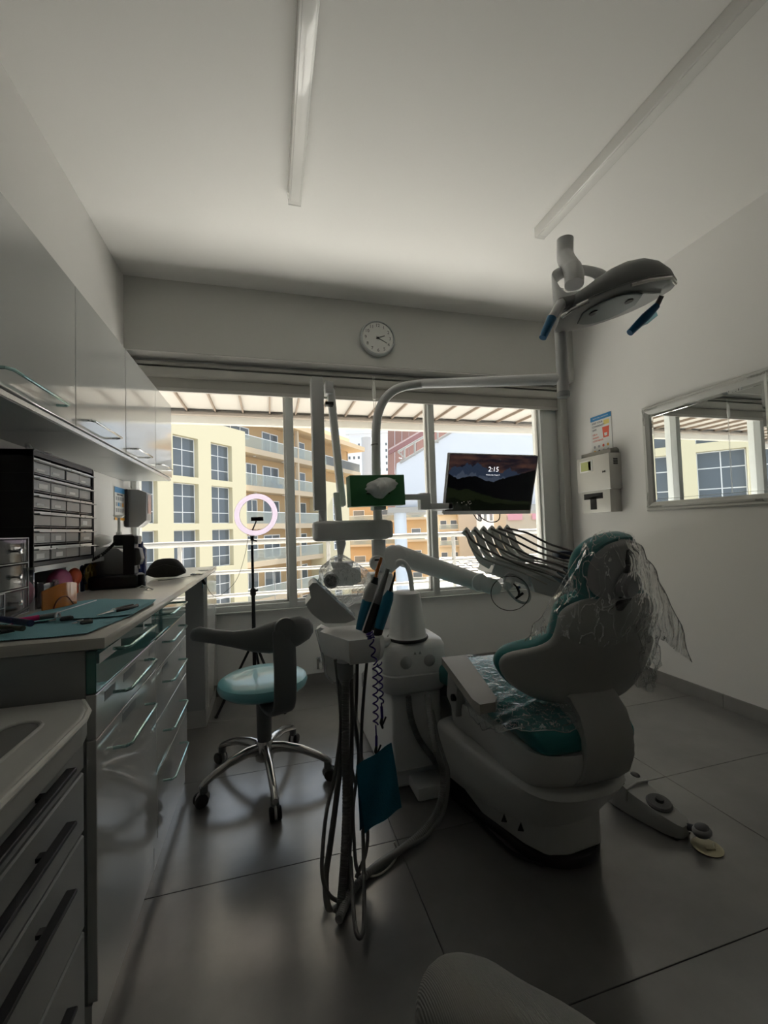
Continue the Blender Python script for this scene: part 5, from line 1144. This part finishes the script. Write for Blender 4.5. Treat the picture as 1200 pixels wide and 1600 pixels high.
# coiled lanyard with clips and the folded bibs
coilm = mat('violet_cord', (.035, .012, .20), .35)
ct = thing('bib_lanyard', at(583, 990, y=1.37), 'dark violet coiled cord with two clips hanging from the tray', 'cord')
def coil(p0, p1, turns, r, wire):
    P = []; a, b_ = Vector(p0), Vector(p1); ax = (b_ - a).normalized(); n = ax.cross(Vector((0, 1, 0))).normalized(); q = ax.cross(n); N = int(turns * 12)
    for k in range(N + 1): u = k / N; an = 2 * PI * turns * u; P.append(a.lerp(b_, u) + n * r * math.cos(an) + q * r * math.sin(an))
    return MB().tube(P, wire, 6)
coil(at(577, 988, y=1.385), at(580, 998, y=1.385), 3, .011, .0026).build('top_loops', coilm, ct)
coil(at(580, 1000, y=1.375), at(586, 1038, y=1.37), 2.4, .008, .0026).build('coil', coilm, ct)
coil(at(586, 1038, y=1.37), at(587, 1133, y=1.36), 7, .0082, .0026).build('coil', coilm, ct)
coil(at(593, 1035, y=1.385), at(596, 1098, y=1.38), 5.2, .007, .0026).build('coil', coilm, ct)
MB().tube([at(587, 1133, y=1.36), at(588, 1152, y=1.36)], .0026, 6).tube([at(588, 1150, y=1.36), at(588, 1170, y=1.36)], .0045, 8).build('cord_end', coilm, ct)
MB().tube([at(596, 1098, y=1.38), at(596, 1106, y=1.38)], .0026, 6).tube([at(596, 1104, y=1.38), at(597, 1122, y=1.38)], .0045, 8).build('cord_end', coilm, ct)
for (a, b_, y) in (((588, 1166), (590, 1182), 1.355), ((597, 1120), (598, 1138), 1.38)):
    cl = MB().tube([at(*a, y=y), at((a[0] + b_[0]) / 2 - 2, (a[1] + b_[1]) / 2, y=y), at(*b_, y=y)], [.004, .006, .0035], 8).tube([at(b_[0], b_[1] - 6, y=y), at(b_[0] + 5, b_[1] - 18, y=y)], .003, 6).build('alligator_clip', mat('clip_dark', (.05, .05, .05), .3, metal=.8), ct)
bibm = mat('blue_bib', (.015, .19, .30), .7, bump=.5, bscale=220)
bt = thing('dental_bib', at(592, 1230, y=1.36), 'blue dental bib clipped to the violet cord before the hoses', 'bib')
def panel(pix, y, name, m_, par, th=.0018, wob=.004):
    a, b_, c, d = [at(px, py, y=yy) for (px, py), yy in zip(pix, y)]; m = MB(); N, K = 10, 12; V = []
    for s_ in (0, 1):
        V.append([[m._v(a.lerp(b_, i / N).lerp(d.lerp(c, i / N), j / K) + Vector((0, th * s_ + wob * math.sin(i * .9 + j * .5), 0))) for i in range(N + 1)] for j in range(K + 1)])
    for s_ in (0, 1):
        for j in range(K):
            for i in range(N): m.bm.faces.new((V[s_][j][i], V[s_][j][i + 1], V[s_][j + 1][i + 1], V[s_][j + 1][i]))
    return m.build(name, m_, par)
panel([(557, 1197), (612, 1161), (628, 1262), (570, 1302)], (1.35, 1.35, 1.345, 1.345), 'front_sheet', bibm, bt)
panel([(558, 1200), (606, 1166), (616, 1262), (562, 1298)], (1.362, 1.362, 1.365, 1.37), 'rear_sheet', mat('blue_bib_rear', (.012, .12, .20), .75), bt)

# ================================================================ dental chair
XC = .93
tealc = mat('teal_upholstery', (.02, .19, .195), .38, bump=.12, bscale=260); shellm = mat('chair_shell_grey', (.45, .455, .44), .45, bump=.2, bscale=400)
chw = mat('chair_white', (.62, .625, .61), .38); chd = mat('chair_base_dark', (.022, .022, .024), .5)
dc = thing('dental_chair', (XC, 1.6, 0), 'teal dental chair with grey shell back seen from behind', 'dental chair')
out = [(XC + .16 * math.cos(a), 1.33 + .16 * math.sin(a)) for a in [PI + PI * k / 14 for k in range(15)]] + [(XC + .15, 2.2), (XC - .22, 2.2), (XC - .25, 1.6)]
MB().prism(out, 2, 0, .035, .008, 2).build('floor_plate', chd, dc)
cb = [(.79, 1.27), (.83, 1.205), (.90, 1.185), (1.03, 1.195), (1.075, 1.27), (XC + .13, 1.75), (XC - .20, 1.75), (XC - .20, 1.45)]
MB().prism(cb, 2, .035, .165, .012, 2).build('pedestal', chw, dc)
sc2 = MB()
for (px, py) in ((788, 1278), (814, 1292)):
    p = at(px, py, z=.15); 
    MB(frame_M(p, (.8, -.6, 0), (0, 0, 1))).prism([(-.010, -.012), (.008, -.010), (0, .014)], 2, -.002, .004).build('dark_notch', blackp, dc)
def chaikin(P, n=2):
    for _ in range(n): P = [q for i in range(len(P)) for q in ((P[i][0] * .78 + P[(i + 1) % len(P)][0] * .22, P[i][1] * .78 + P[(i + 1) % len(P)][1] * .22), (P[i][0] * .22 + P[(i + 1) % len(P)][0] * .78, P[i][1] * .22 + P[(i + 1) % len(P)][1] * .78))]
    return P
hb = [(.735, 2.0), (.73, 1.62), (.62, 1.60), (.655, 1.44), (.705, 1.29), (.778, 1.195), (.864, 1.166), (1.02, 1.184), (1.10, 1.25), (1.115, 1.5), (1.10, 2.0)]
ht = [(.735, 2.0), (.73, 1.62), (.612, 1.60), (.618, 1.50), (.665, 1.26), (.715, 1.075), (.80, 1.028), (.95, 1.028), (1.055, 1.09), (1.10, 1.4), (1.10, 2.0)]
hb, ht = chaikin(hb), chaikin(ht)
def mixp(k, z, ins=0): return [Vector((a[0] + (b_[0] - a[0]) * k + (.9 - a[0]) * ins, a[1] + (b_[1] - a[1]) * k + (1.5 - a[1]) * ins, z)) for a, b_ in zip(hb, ht)]
MB().loft([mixp(0, .135, .06), mixp(0, .145, .01), mixp(.25, .19), mixp(.75, .27), mixp(1, .315), mixp(1, .328, .02), mixp(1, .332, .05)]).build('lift_housing', chw, dc, smooth=42)
pan = [(.64, 1.60), (.672, 1.30), (.683, 1.12), (.705, 1.045), (.78, 1.012), (.95, 1.0), (1.03, 1.03), (1.085, 1.12), (1.10, 1.60)]; pan = chaikin(pan)
R = [[Vector((.9 + (x - .9) * k, 1.5 + (y - 1.5) * (k * .5 + .5) + dy, z)) for x, y in pan] for z, k, dy in ((.325, .90, .045), (.345, .94, .03), (.39, .985, .008), (.43, 1.0, 0), (.452, .99, 0))]
MB().loft(R).build('seat_pan', chw, dc, smooth=48)
def cushion(profile, name, m_, par, n=3, cx=XC):
    """profile: (x half width, y, z centre, thickness)"""
    R = []
    for hw, y, z, th in profile:
        R.append([Vector((cx + hw * math.copysign(abs(math.cos(a)) ** .35, math.cos(a)), y, z + th * .5 * math.copysign(abs(math.sin(a)) ** .6, math.sin(a)))) for a in [2 * PI * k / 28 for k in range(28)]])
    return MB().loft(R).build(name, m_, par, smooth=50)
cushion([(.13, 1.015, .478, .03), (.155, 1.025, .482, .055), (.172, 1.06, .492, .085), (.172, 1.14, .50, .10), (.182, 1.25, .503, .112), (.190, 1.45, .505, .115), (.208, 1.60, .50, .11), (.205, 1.68, .48, .10), (.20, 1.9, .36, .09), (.21, 2.1, .26, .08), (.19, 2.2, .22, .04)], 'seat_cushion', tealc, dc, cx=XC - .068)
MB().prism([(1.66, .40), (1.68, .46), (2.16, .21), (2.2, .17), (2.16, .14)], 0, .735, 1.06, .015, 2).build('leg_support', chw, dc)
# curved link between seat and back
C_ = [(1.055, .60), (1.012, .56), (.992, .50), (.992, .435), (1.012, .38), (1.05, .342), (1.14, .325), (1.20, .33), (1.20, .37), (1.13, .385), (1.085, .42), (1.07, .47), (1.078, .52), (1.12, .58)]
R = []
for k, (dx, sc3) in enumerate(((-.080, .96), (-.072, 1.0), (-.03, 1.0), (.03, 1.0), (.072, 1.0), (.080, .96))):
    cy, cz = 1.06, .44; R.append([Vector((XC - .026 + dx, cy + (y - cy) * sc3, cz + (z - cz) * sc3)) for y, z in C_])
MB().loft(R).build('back_link', shellm, dc, smooth=50)
# backrest: outline in (s, z), wrapped on a reclined, curved surface
KB = 1.35
def bsurf(s, z, off=0):
    y = 1.07 - (z - .56) * .37 + KB * s * s; n = Vector((2 * KB * s, -1, -.37)).normalized(); return Vector((XC + s, y, z)) - n * off
half = [(0, .552), (.06, .552), (.13, .560), (.20, .582), (.255, .620), (.285, .665), (.285, .700), (.262, .722), (.205, .742), (.175, .765), (.168, .80), (.165, .845), (.14, .872), (.09, .888), (0, .893)]
outl = [Vector((s, z, 0)) for s, z in half] + [Vector((-s, z, 0)) for s, z in half[-2:0:-1]]
outl = [spline([outl[i - 1], outl[i], outl[(i + 1) % len(outl)], outl[(i + 2) % len(outl)]], 3)[3:6] for i in range(len(outl))]; outl = [p for q in outl for p in q]
def backpart(name, m_, offs, cen=(0, .70)):
    R = []
    for off, k in offs:
        R.append([bsurf(cen[0] + (p.x - cen[0]) * k, cen[1] + (p.y - cen[1]) * k, off) for p in outl])
    rear = [bsurf(cen[0] + (p.x - cen[0]) * .5, cen[1] + (p.y - cen[1]) * .5, offs[0][0]) for p in outl]
    front = [bsurf(cen[0] + (p.x - cen[0]) * .5, cen[1] + (p.y - cen[1]) * .5, offs[-1][0]) for p in outl]
    return MB().loft([rear] + R + [front]).build(name, m_, dc, smooth=50)
backpart('back_shell', shellm, [(-.004, .90), (0, .955), (.006, .985), (.014, .99)])
backpart('back_cushion', tealc, [(.015, .99), (.022, 1.025), (.035, 1.045), (.055, 1.03), (.070, .97), (.078, .85)])
# headrest: local frame
HC = atd(960, 888, 1.16); HM = frame_M(HC, (.97, .20, .06), (0, -.25, 1))      # local x across, y up, z towards the room/camera side
zz = HM.to_3x3() @ Vector((0, 0, 1))
if zz.y > 0: HM = HM @ Matrix.Diagonal((1, 1, -1, 1))
def pad(a_, b_, offs, name, m_, p=2.4):
    R = []
    for z, k in offs:
        R.append([Vector((a_ * k * math.copysign(abs(math.cos(t_)) ** (2 / p), math.cos(t_)), b_ * k * math.copysign(abs(math.sin(t_)) ** (2 / p), math.sin(t_)), z - 2.2 * (a_ * k * math.cos(t_)) ** 2)) for t_ in [2 * PI * q / 40 for q in range(40)]])
    return MB(HM).loft(R).build(name, m_, dc, smooth=50)
pad(.102, .086, [(.030, .3), (.028, .85), (.022, .95), (.010, .97)], 'headrest_shell', mat('headrest_grey', (.34, .34, .35), .45))
pad(.108, .093, [(.012, .98), (.0, 1.05), (-.025, 1.06), (-.045, .95), (-.055, .6)], 'headrest_cushion', tealc)
MB(HM).box((-.004, -.02, .026), (.024, .062, .033), .004).build('bracket_slot', blackp, dc)
MB(HM).tube([(.010, .02, .028), (.006, -.06, .030)], .015, 12).build('bracket_channel', mat('bracket_dark', (.05, .05, .052), .4), dc)
MB(HM).lathe([(.001, .055), (.028, .055), (.036, .048), (.038, .03), (.036, .012)], (.010, -.036, 0), 28).build('lock_knob', mat('knob_grey', (.30, .30, .31), .4), dc)
a, b_ = atd(974, 925, 1.13), bsurf(0, .85, .0) 
MB().tube([HM @ Vector((.006, -.05, .018)), HM @ Vector((.004, -.09, .016)), bsurf(-.005, .885, -.004), bsurf(-.005, .868, .012)], [.012, .016, .022, .024], 14).build('neck_post', mat('bracket_black', (.02, .02, .021), .4), dc)
# left arm rest
A = [at(690, 1027, z=.612), at(728, 1023, z=.612), at(776, 1090, z=.612), at(774, 1097, z=.612), at(750, 1101, z=.612), at(738, 1092, z=.612)]
MB().loft([[v - Vector((0, 0, .026)) for v in A], A]).build('arm_pad', mat('arm_pad_grey', (.36, .35, .32), .45), dc, smooth=0)
MB().prism([(1.40, .598), (1.49, .598), (1.52, .45), (1.44, .40)], 0, .635, .675, .008, 2).build('arm_support', mat('arm_support_white', (.45, .45, .44), .4), dc)
MB().tube([at(706, 1090, y=1.44), at(712, 1090, y=1.44)], .012, 12).build('arm_pivot', blackp, dc)
# ---------------- clear covers
def cloth(name, rows, film_, lab, cat='plastic cover', wr=.006, seed=1, sub=2, bottom_glint=True):
    """rows: list of rows of world points (same length); interpolated, wrinkled"""
    r = random.Random(seed); G = [spline(row, sub + 2) for row in rows]; cols2 = [spline([g[i] for g in G], sub + 2) for i in range(len(G[0]))]
    m = MB(); V = []
    ph = [r.uniform(0, 6) for _ in range(4)]
    for i, c in enumerate(cols2):
        V.append([m._v(p + Vector((math.sin(i * 1.7 + ph[0] + j * .5), math.sin(i * .9 + j * 1.1 + ph[1]), math.sin(j * 1.3 + i * .7 + ph[2]))) * wr * r.uniform(.6, 1.2)) for j, p in enumerate(c)])
    for i in range(len(V) - 1):
        for j in range(len(V[0]) - 1): m.bm.faces.new((V[i][j], V[i + 1][j], V[i + 1][j + 1], V[i][j + 1]))
    E1 = [v.co.copy() for v in V[0]]; E2 = [v.co.copy() for v in V[-1]]; E3 = [c[-1].co.copy() for c in V]
    o = m.build(name, film_, smooth=28 if wr > .003 else 60)
    for E_ in (E1, E2, E3)[:3 if bottom_glint else 2]: MB().tube(E_, .0011, 5).build('edge_glint', film('film_edge', (.9, .92, .92), .5, .1, .45), o)  # added bead of hazier film draws the bright line along each edge
    return tag(o, lab, cat)
cf = film('cover_film', (.97, .98, .98), .08, .16, .07, .75, 9)
D = atd
cloth('headrest_cover', [
    [D(912, 850, 1.12), D(930, 835, 1.10), D(958, 828, 1.09), D(985, 835, 1.09), D(1002, 852, 1.11)],
    [D(893, 888, 1.10), D(915, 880, 1.06), D(950, 875, 1.04), D(985, 880, 1.04), D(1018, 885, 1.12)],
    [D(865, 930, 1.12), D(905, 925, 1.06), D(950, 925, 1.05), D(995, 925, 1.05), D(1042, 930, 1.16)],
    [D(838, 975, 1.16), D(880, 960, 1.10), D(940, 965, 1.08), D(1012, 965, 1.10), D(1062, 975, 1.20)],
    [D(820, 1004, 1.19), D(858, 990, 1.13), D(930, 1010, 1.10), D(1028, 1000, 1.14), D(1080, 1034, 1.24)]], cf, 'clear plastic cover draped over the headrest and upper back', seed=4, wr=.004, sub=4, bottom_glint=False)
cloth('hanging_film', [
    [D(1000, 960, 1.13), D(1012, 965, 1.16), D(1030, 960, 1.20)], [D(1002, 1000, 1.13), D(1014, 1005, 1.18), D(1028, 1000, 1.20)],
    [D(1000, 1040, 1.14), D(1016, 1045, 1.16), D(1029, 1040, 1.19)], [D(998, 1070, 1.15), D(1012, 1078, 1.16), D(1022, 1064, 1.18)]], film('crumpled_film', (.95, .96, .96), .12, .15, .12, .8, 25), 'crumpled strip of clear film hanging at the right of the chair back', seed=9, wr=.008, sub=4)
zc_ = .562
def sz(px, py, z): return at(px, py, z=z)
cloth('seat_cover', [
    [sz(694, 1030, .565), sz(725, 1024, .575), sz(760, 1023, .575), sz(800, 1024, .575), sz(840, 1030, .572)],
    [sz(705, 1055, .565), sz(735, 1050, .572), sz(775, 1050, .574), sz(820, 1055, .574), sz(870, 1060, .572)],
    [sz(722, 1085, .555), sz(750, 1090, .568), sz(800, 1085, .574), sz(850, 1090, .574), sz(885, 1095, .572)],
    [sz(738, 1120, .53), sz(765, 1122, .560), sz(810, 1120, .571), sz(860, 1122, .573), sz(900, 1122, .572)],
    [sz(752, 1138, .50), sz(775, 1142, .555), sz(815, 1141, .567), sz(860, 1142, .569), sz(903, 1141, .569)]], film('seat_film', (.93, .97, .97), .12, .13, .10, .8, 12), 'wrinkled clear plastic sheet over the teal seat', seed=2, wr=.004, sub=6)

# ---------------- foot control
fp = mat('pedal_grey', (.42, .42, .41), .42); fr_ = mat('pedal_rubber', (.085, .085, .085), .55)
ft_ = thing('foot_control', (1.27, 1.25, 0), 'grey foot control with round pedal on the floor right of the chair', 'foot control')
ax_ = (Vector((1.355, 1.16, 0)) - Vector((1.310, 1.41, 0))).normalized(); O = Vector((1.312, 1.418, 0)); M = frame_M(O, ax_, Vector((0, 0, 1)).cross(ax_)) @ Matrix.Diagonal((.76, .86, .86, 1))
R = []
for u, hw, h in ((-.02, .050, .075), (.0, .068, .105), (.04, .074, .112), (.09, .074, .108), (.11, .074, .098), (.20, .066, .082), (.27, .056, .068), (.315, .04, .058), (.33, .02, .05)):
    R.append([Vector((u, y, z)) for y, z in ((-hw, .006), (-hw * 1.0, h * .7), (-hw * .86, h), (hw * .86, h), (hw, h * .7), (hw, .006))])
MB(M).loft(R).build('housing', fp, ft_, smooth=40)
MB(M).prism([(-.015, -.05), (.32, -.045), (.32, .045), (-.015, .05)], 2, 0, .007).build('rubber_sole', fr_, ft_)
Mt = M @ Matrix.Translation((.215, 0, .079)) @ Matrix.Rotation(.16, 4, 'Y')
MB(Mt).lathe([(.001, 0), (.052, 0), (.054, .006), (.047, .013), (.001, .015)], (0, 0, 0), 32).build('round_pedal', fr_, ft_)
MB(Mt).lathe([(.001, .014), (.018, .014), (.016, .026), (.001, .027)], (.0, 0, 0), 20).build('centre_button', mat('button_dark', (.045, .045, .045), .5), ft_)
MB(M).tube([(.105, -.075, .06), (.105, -.068, .105), (.105, 0, .116), (.105, .068, .105), (.105, .075, .06)], .006, 8).build('cross_rib', fp, ft_)
MB(M).ell((.055, -.052, .112), (.024, .017, .010)).build('side_button', fr_, ft_); MB(M).ell((.055, .058, .112), (.024, .017, .010)).build('side_button', fr_, ft_)
MB(M).tube([(.0, -.005, .10), (.0, -.005, .135)], .02, 14).build('handle_post', fp, ft_)
hr_ = [(.0 + .052 * math.cos(a) - .03, -.005 + .066 * math.sin(a), .150) for a in [2 * PI * k / 24 for k in range(24)]]
MB(M).tube(hr_, .009, 8, closed=True).build('handle_loop', fp, ft_)
Mj = frame_M(O + ax_ * .285 + Vector((.018, -.005, 0)), ax_, Vector((0, 0, 1)).cross(ax_)) @ Matrix.Diagonal((.75, .75, .85, 1))
MB(Mj).ell((0, 0, .055), (.035, .046, .022)).build('lever_pad', mat('lever_grey', (.24, .24, .235), .4), ft_)
MB(Mj).ell((0, 0, .070), (.026, .034, .010)).build('lever_rubber', fr_, ft_)
MB(Mj).tube([(-.08, 0, .035), (-.02, 0, .05)], .014, 10).build('lever_arm', mat('button_dark', (.045, .045, .045), .5), ft_)
MB(Mj).lathe([(.001, 0), (.058, 0), (.060, .004), (.05, .008), (.001, .009)], (.018, .0, .001), 28).build('brass_plate', mat('pale_brass', (.48, .44, .30), .3, metal=.5), ft_)
MB(Mj).tube([(.03, -.03, .013), (.048, 0, .013), (.03, .03, .013)], .005, 8).build('plate_rib', mat('pale_brass', (.48, .44, .30), .3, metal=.5), ft_)
fhose([(712, 1250, .012), (740, 1275, .008), (775, 1310, .008), (805, 1335, .008), (850, 1352, .008)], .006, 'x', blackp)
o = bpy.data.objects['x']; o.name = 'floor_cable'; tag(o, 'black cable lying on the floor beside the chair base', 'cable')

# ================================================================ walls: clock, mirror, dispenser, poster, socket
ck = thing('wall_clock', (.803, YB, 2.38), 'round white wall clock showing a quarter past two, above the window', 'clock')
cc = at(590, 529, y=YB - .02); MC = frame_M((cc.x, YB, cc.z), (1, 0, 0), (0, 0, 1)); rr0 = .133
ckw = mat('clock_case', (.50, .53, .53), .3); ckf = mat('clock_face', (.72, .72, .69), .5)
MB().lathe([(rr0 * .93, 0), (rr0 * .99, .008), (rr0, .02), (rr0 * .96, .036), (rr0 * .90, .040), (rr0 * .87, .030), (.001, .030)], (cc.x, YB, cc.z), 48, (0, -1, 0)).build('case', ckw, ck)
MB().lathe([(.001, .0305), (rr0 * .865, .0305), (rr0 * .865, .0315), (.001, .0315)], (cc.x, YB, cc.z), 48, (0, -1, 0)).build('face', ckf, ck)
inkc = mat('clock_ink', (.03, .035, .035), .5)
for h in range(1, 13):
    a = PI / 2 - 2 * PI * h / 12
    text(str(h), .034, frame_M((cc.x + .092 * math.cos(a), YB - .0318, cc.z + .092 * math.sin(a)), (1, 0, 0), (0, 0, 1)), 'numeral', inkc, ck, .0002)
def hand(a, L_, w_, name, off):
    d = Vector((math.cos(a), 0, math.sin(a))); MB(frame_M((cc.x, YB - off, cc.z), d, Vector((0, -1, 0)).cross(d) * -1)).box((-.015, -w_, 0), (L_, w_, .0012)).build(name, inkc, ck, smooth=0)
hand(PI / 2 - 2 * PI * (2.32 / 12), .055, .0032, 'hour_hand', .0335); hand(PI / 2 - 2 * PI * (19.7 / 60), .078, .0018, 'minute_hand', .0355)
MB().lathe([(.001, .030), (.006, .030), (.006, .038), (.001, .039)], (cc.x, YB, cc.z), 14, (0, -1, 0)).build('centre_cap', inkc, ck)
# mirror with ornate frame
my0, my1, mz0, mz1 = 1.50, 2.305, 1.155, 1.868
mi = thing('wall_mirror', (XR, (my0 + my1) / 2, mz0), 'wall mirror in a white moulded frame with scrollwork corners', 'mirror')
frw = mat('mirror_frame_white', (.58, .58, .55), .4, bump=.2, bscale=120)
def fring(off, inn): return [(XR - off, my0 + inn, mz0 + inn), (XR - off, my1 - inn, mz0 + inn), (XR - off, my1 - inn, mz1 - inn), (XR - off, my0 + inn, mz1 - inn)]
MB().loft([fring(.001, 0), fring(.018, .002), fring(.026, .010), fring(.024, .020), (fring(.034, .028)), fring(.036, .038), fring(.028, .048), fring(.022, .058), fring(.012, .062), fring(.001, .062)], cap=False).build('frame', frw, mi, smooth=30)
MB().box((XR - .010, my0 + .06, mz0 + .06), (XR - .006, my1 - .06, mz1 - .06)).build('glass', mat('mirror_silver', (.86, .88, .87), .0, metal=1), mi, smooth=0)
MB().loft([fring(.0105, .060), fring(.0112, .078), fring(.0100, .080)], cap=False).build('bevel', mat('mirror_silver', (.86, .88, .87), .0, metal=1), mi, smooth=0)
ro = random.Random(2)
for (cy, cz, sy_, sz_) in ((my1 - .03, mz1 - .03, -1, -1), (my1 - .03, mz0 + .03, -1, 1), (my0 + .03, mz1 - .03, 1, -1), (my0 + .03, mz0 + .03, 1, 1)):
    m = MB()
    for k in range(9):
        for dirn in (0, 1):
            u = .012 * k; r0 = .011 * (1 - k / 13); P = []
            for q in range(9): a = q * .8 + k; rr_ = r0 * (1 - q / 11); P.append((XR - .034 - .003 * math.sin(q), cy + (u * sy_ if dirn == 0 else 0) + rr_ * math.cos(a), cz + (u * sz_ if dirn else 0) + rr_ * math.sin(a)))
            m.tube(P, .0028, 5)
    m.build('corner_scroll', mat('scroll_white', (.50, .50, .47), .5), mi, kind='stuff')
# dispenser on the right wall
dp = thing('wall_dispenser', (2.46, 2.68, 1.17), 'metal wall dispenser with key lock and T-shaped slot under the poster', 'dispenser')
dmt = mat('brushed_metal', (.50, .49, .46), .42, metal=.35); 
MB().box((2.40, 2.515, 1.335), (XR, 2.85, 1.60), .004).build('upper_case', dmt, dp)
MB().box((2.408, 2.53, 1.165), (XR, 2.82, 1.335), .004).build('lower_case', dmt, dp)
MB().box((2.398, 2.51, 1.332), (2.41, 2.855, 1.338)).build('edge_lip', mat('bright_lip', (.7, .7, .68), .3), dp)
MB().prism([(2.43, 1.60), (2.43, 1.635), (2.49, 1.645), (XR, 1.63), (XR, 1.60)], 1, 2.53, 2.83, .003).build('open_flap', mat('flap_metal', (.26, .25, .23), .4, metal=.4), dp)
MB().box((2.397, 2.68, 1.485), (2.401, 2.815, 1.575), .002).build('window_frame', mat('bright_lip', (.7, .7, .68), .3), dp)
MB().box((2.3955, 2.695, 1.495), (2.398, 2.80, 1.565)).build('window_pane', mat('olive_pane', (.38, .40, .16), .2), dp)
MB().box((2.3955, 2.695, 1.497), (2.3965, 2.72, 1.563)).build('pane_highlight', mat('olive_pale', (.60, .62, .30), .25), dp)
MB().box((2.396, 2.555, 1.460), (2.401, 2.563, 1.474)).box((2.396, 2.573, 1.460), (2.401, 2.581, 1.474)).box((2.3965, 2.558, 1.464), (2.40, 2.578, 1.470)).build('key_latch', blackp, dp)
MB().box((2.4065, 2.60, 1.27), (2.409, 2.795, 1.315), .001).box((2.4065, 2.665, 1.19), (2.409, 2.73, 1.29), .001).build('t_slot', mat('slot_black', (.008, .008, .008), .8), dp)
for i in range(4):
    for j in range(4): MB().box((2.437 + i * .010, 2.5135, 1.515 + j * .012), (2.445 + i * .010, 2.5155, 1.524 + j * .012)).build('vent_hole', mat('slot_black', (.008, .008, .008), .8), dp, smooth=0)
# poster on the right wall
M = frame_M((XR - .001, 2.69, 1.775), (0, -1, 0), (0, 0, 1))
def dr(M, t):
    MB(M).box((-.105, .118, .004), (.105, .155, .0046)).build('header_band', bluep, t, smooth=0)
    text('PROTECTING COMMUNITIES', .012, M @ Matrix.Translation((0, .136, .0048)), 'header_text', mat('poster_white', (.72, .72, .70), .4), t)
    for k, s in enumerate(('KEEP YOUR', 'COMMUNITY', 'SAFE')): text(s, .021, M @ Matrix.Translation((-.088, .098 - .026 * k, .0046)), 'heading', ink, t, align='LEFT')
    for k, s in enumerate(('USE A', 'SHARPS', 'CONTAINER')): text(s, .019, M @ Matrix.Translation((-.088, .008 - .025 * k, .0046)), 'red_heading', redp, t, align='LEFT')
    MB(M).prism([(.022, -.03), (.075, -.03), (.082, .045), (.015, .045)], 2, .004, .0048).build('container_print', redp, t, smooth=0)
    MB(M).box((.015, .045, .004), (.084, .053, .0048)).build('lid_print', redp, t, smooth=0)
    MB(M).prism([(.035, -.018), (.06, -.018), (.063, .005), (.032, .005)], 2, .0048, .0052).build('print_label', mat('poster_white', (.72, .72, .70), .4), t, smooth=0)
    MB(M).box((.03, .07, .004), (.085, .105, .0046)).build('yellow_print', mat('poster_yellow', (.78, .66, .22), .5), t, smooth=0)
    for j in range(2):
        for i in range(4): MB(M).lathe([(.001, .004), (.011, .004), (.011, .0046), (.001, .0047)], (-.072 + i * .045, -.088 - j * .038, 0), 10).build('pictogram', (gry, orp, gry, ink, redp)[(i * 2 + j) % 5], t, smooth=0)
poster(M, .21, .31, (XR, 2.69, 1.62), 'white safety poster with blue header on the right wall above the dispenser', dr)
# sockets low on the window wall
a = at(500, 1036, y=YW - .02)
so = thing('wall_socket', (a.x, YW, a.z - .03), 'small chrome pipe fitting low on the wall under the window', 'fitting')
MB().box((a.x - .022, YW - .012, a.z - .045), (a.x + .022, YW, a.z + .04), .004).build('plate', chrome, so)
MB().tube([(a.x, YW - .012, a.z), (a.x, YW - .05, a.z), (a.x, YW - .055, a.z - .03)], .010, 10).build('tap', chrome, so)

# ================================================================ the seated person's knee in the foreground
pm = mat('grey_jersey', (.32, .32, .30), .9, bump=.8, bscale=300)
nt = pm.node_tree; b_ = nt.nodes['Principled BSDF']; tc = nt.nodes.new('ShaderNodeTexCoord'); wv = nt.nodes.new('ShaderNodeTexWave'); wv.inputs['Scale'].default_value = 140; wv.inputs['Distortion'].default_value = .6; bp = nt.nodes.new('ShaderNodeBump'); bp.inputs['Strength'].default_value = .6; bp.inputs['Distance'].default_value = .0015
for l in ((tc.outputs['Object'], wv.inputs[0]), (wv.outputs['Fac'], bp.inputs['Height']), (bp.outputs[0], b_.inputs['Normal'])): nt.links.new(*l)
pr = thing('person', (.3, .3, 0), 'seated person of whom only a bent knee in grey jersey trousers shows', 'person')
J = [(.44, -.02, .47, .10), (.39, .22, .46, .09), (.345, .39, .43, .082), (.30, .52, .395, .074), (.272, .605, .368, .066), (.262, .645, .33, .060), (.258, .655, .26, .055), (.255, .65, .15, .048), (.255, .645, .06, .045)]
P = spline([q[:3] for q in J], 5); rr_ = [r.x for r in spline([(q[3], 0, 0) for q in J], 5)]
MB().tube(P, [r * (1 + .012 * math.sin(k * 1.1)) for k, r in enumerate(rr_)], 28).build('trouser_leg', pm, pr, smooth=80)
R = []
for u, hw, h in ((-.07, .03, .05), (-.05, .038, .075), (.0, .04, .085), (.06, .043, .065), (.12, .046, .05), (.17, .038, .04), (.195, .018, .03)):
    R.append([Vector((.255 + hw * math.cos(a), .645 + u, .002 + h * .5 + h * .5 * math.sin(a))) for a in [2 * PI * k / 16 for k in range(16)]])
MB().loft(R).build('shoe', mat('dark_shoe', (.03, .03, .03), .5), pr)
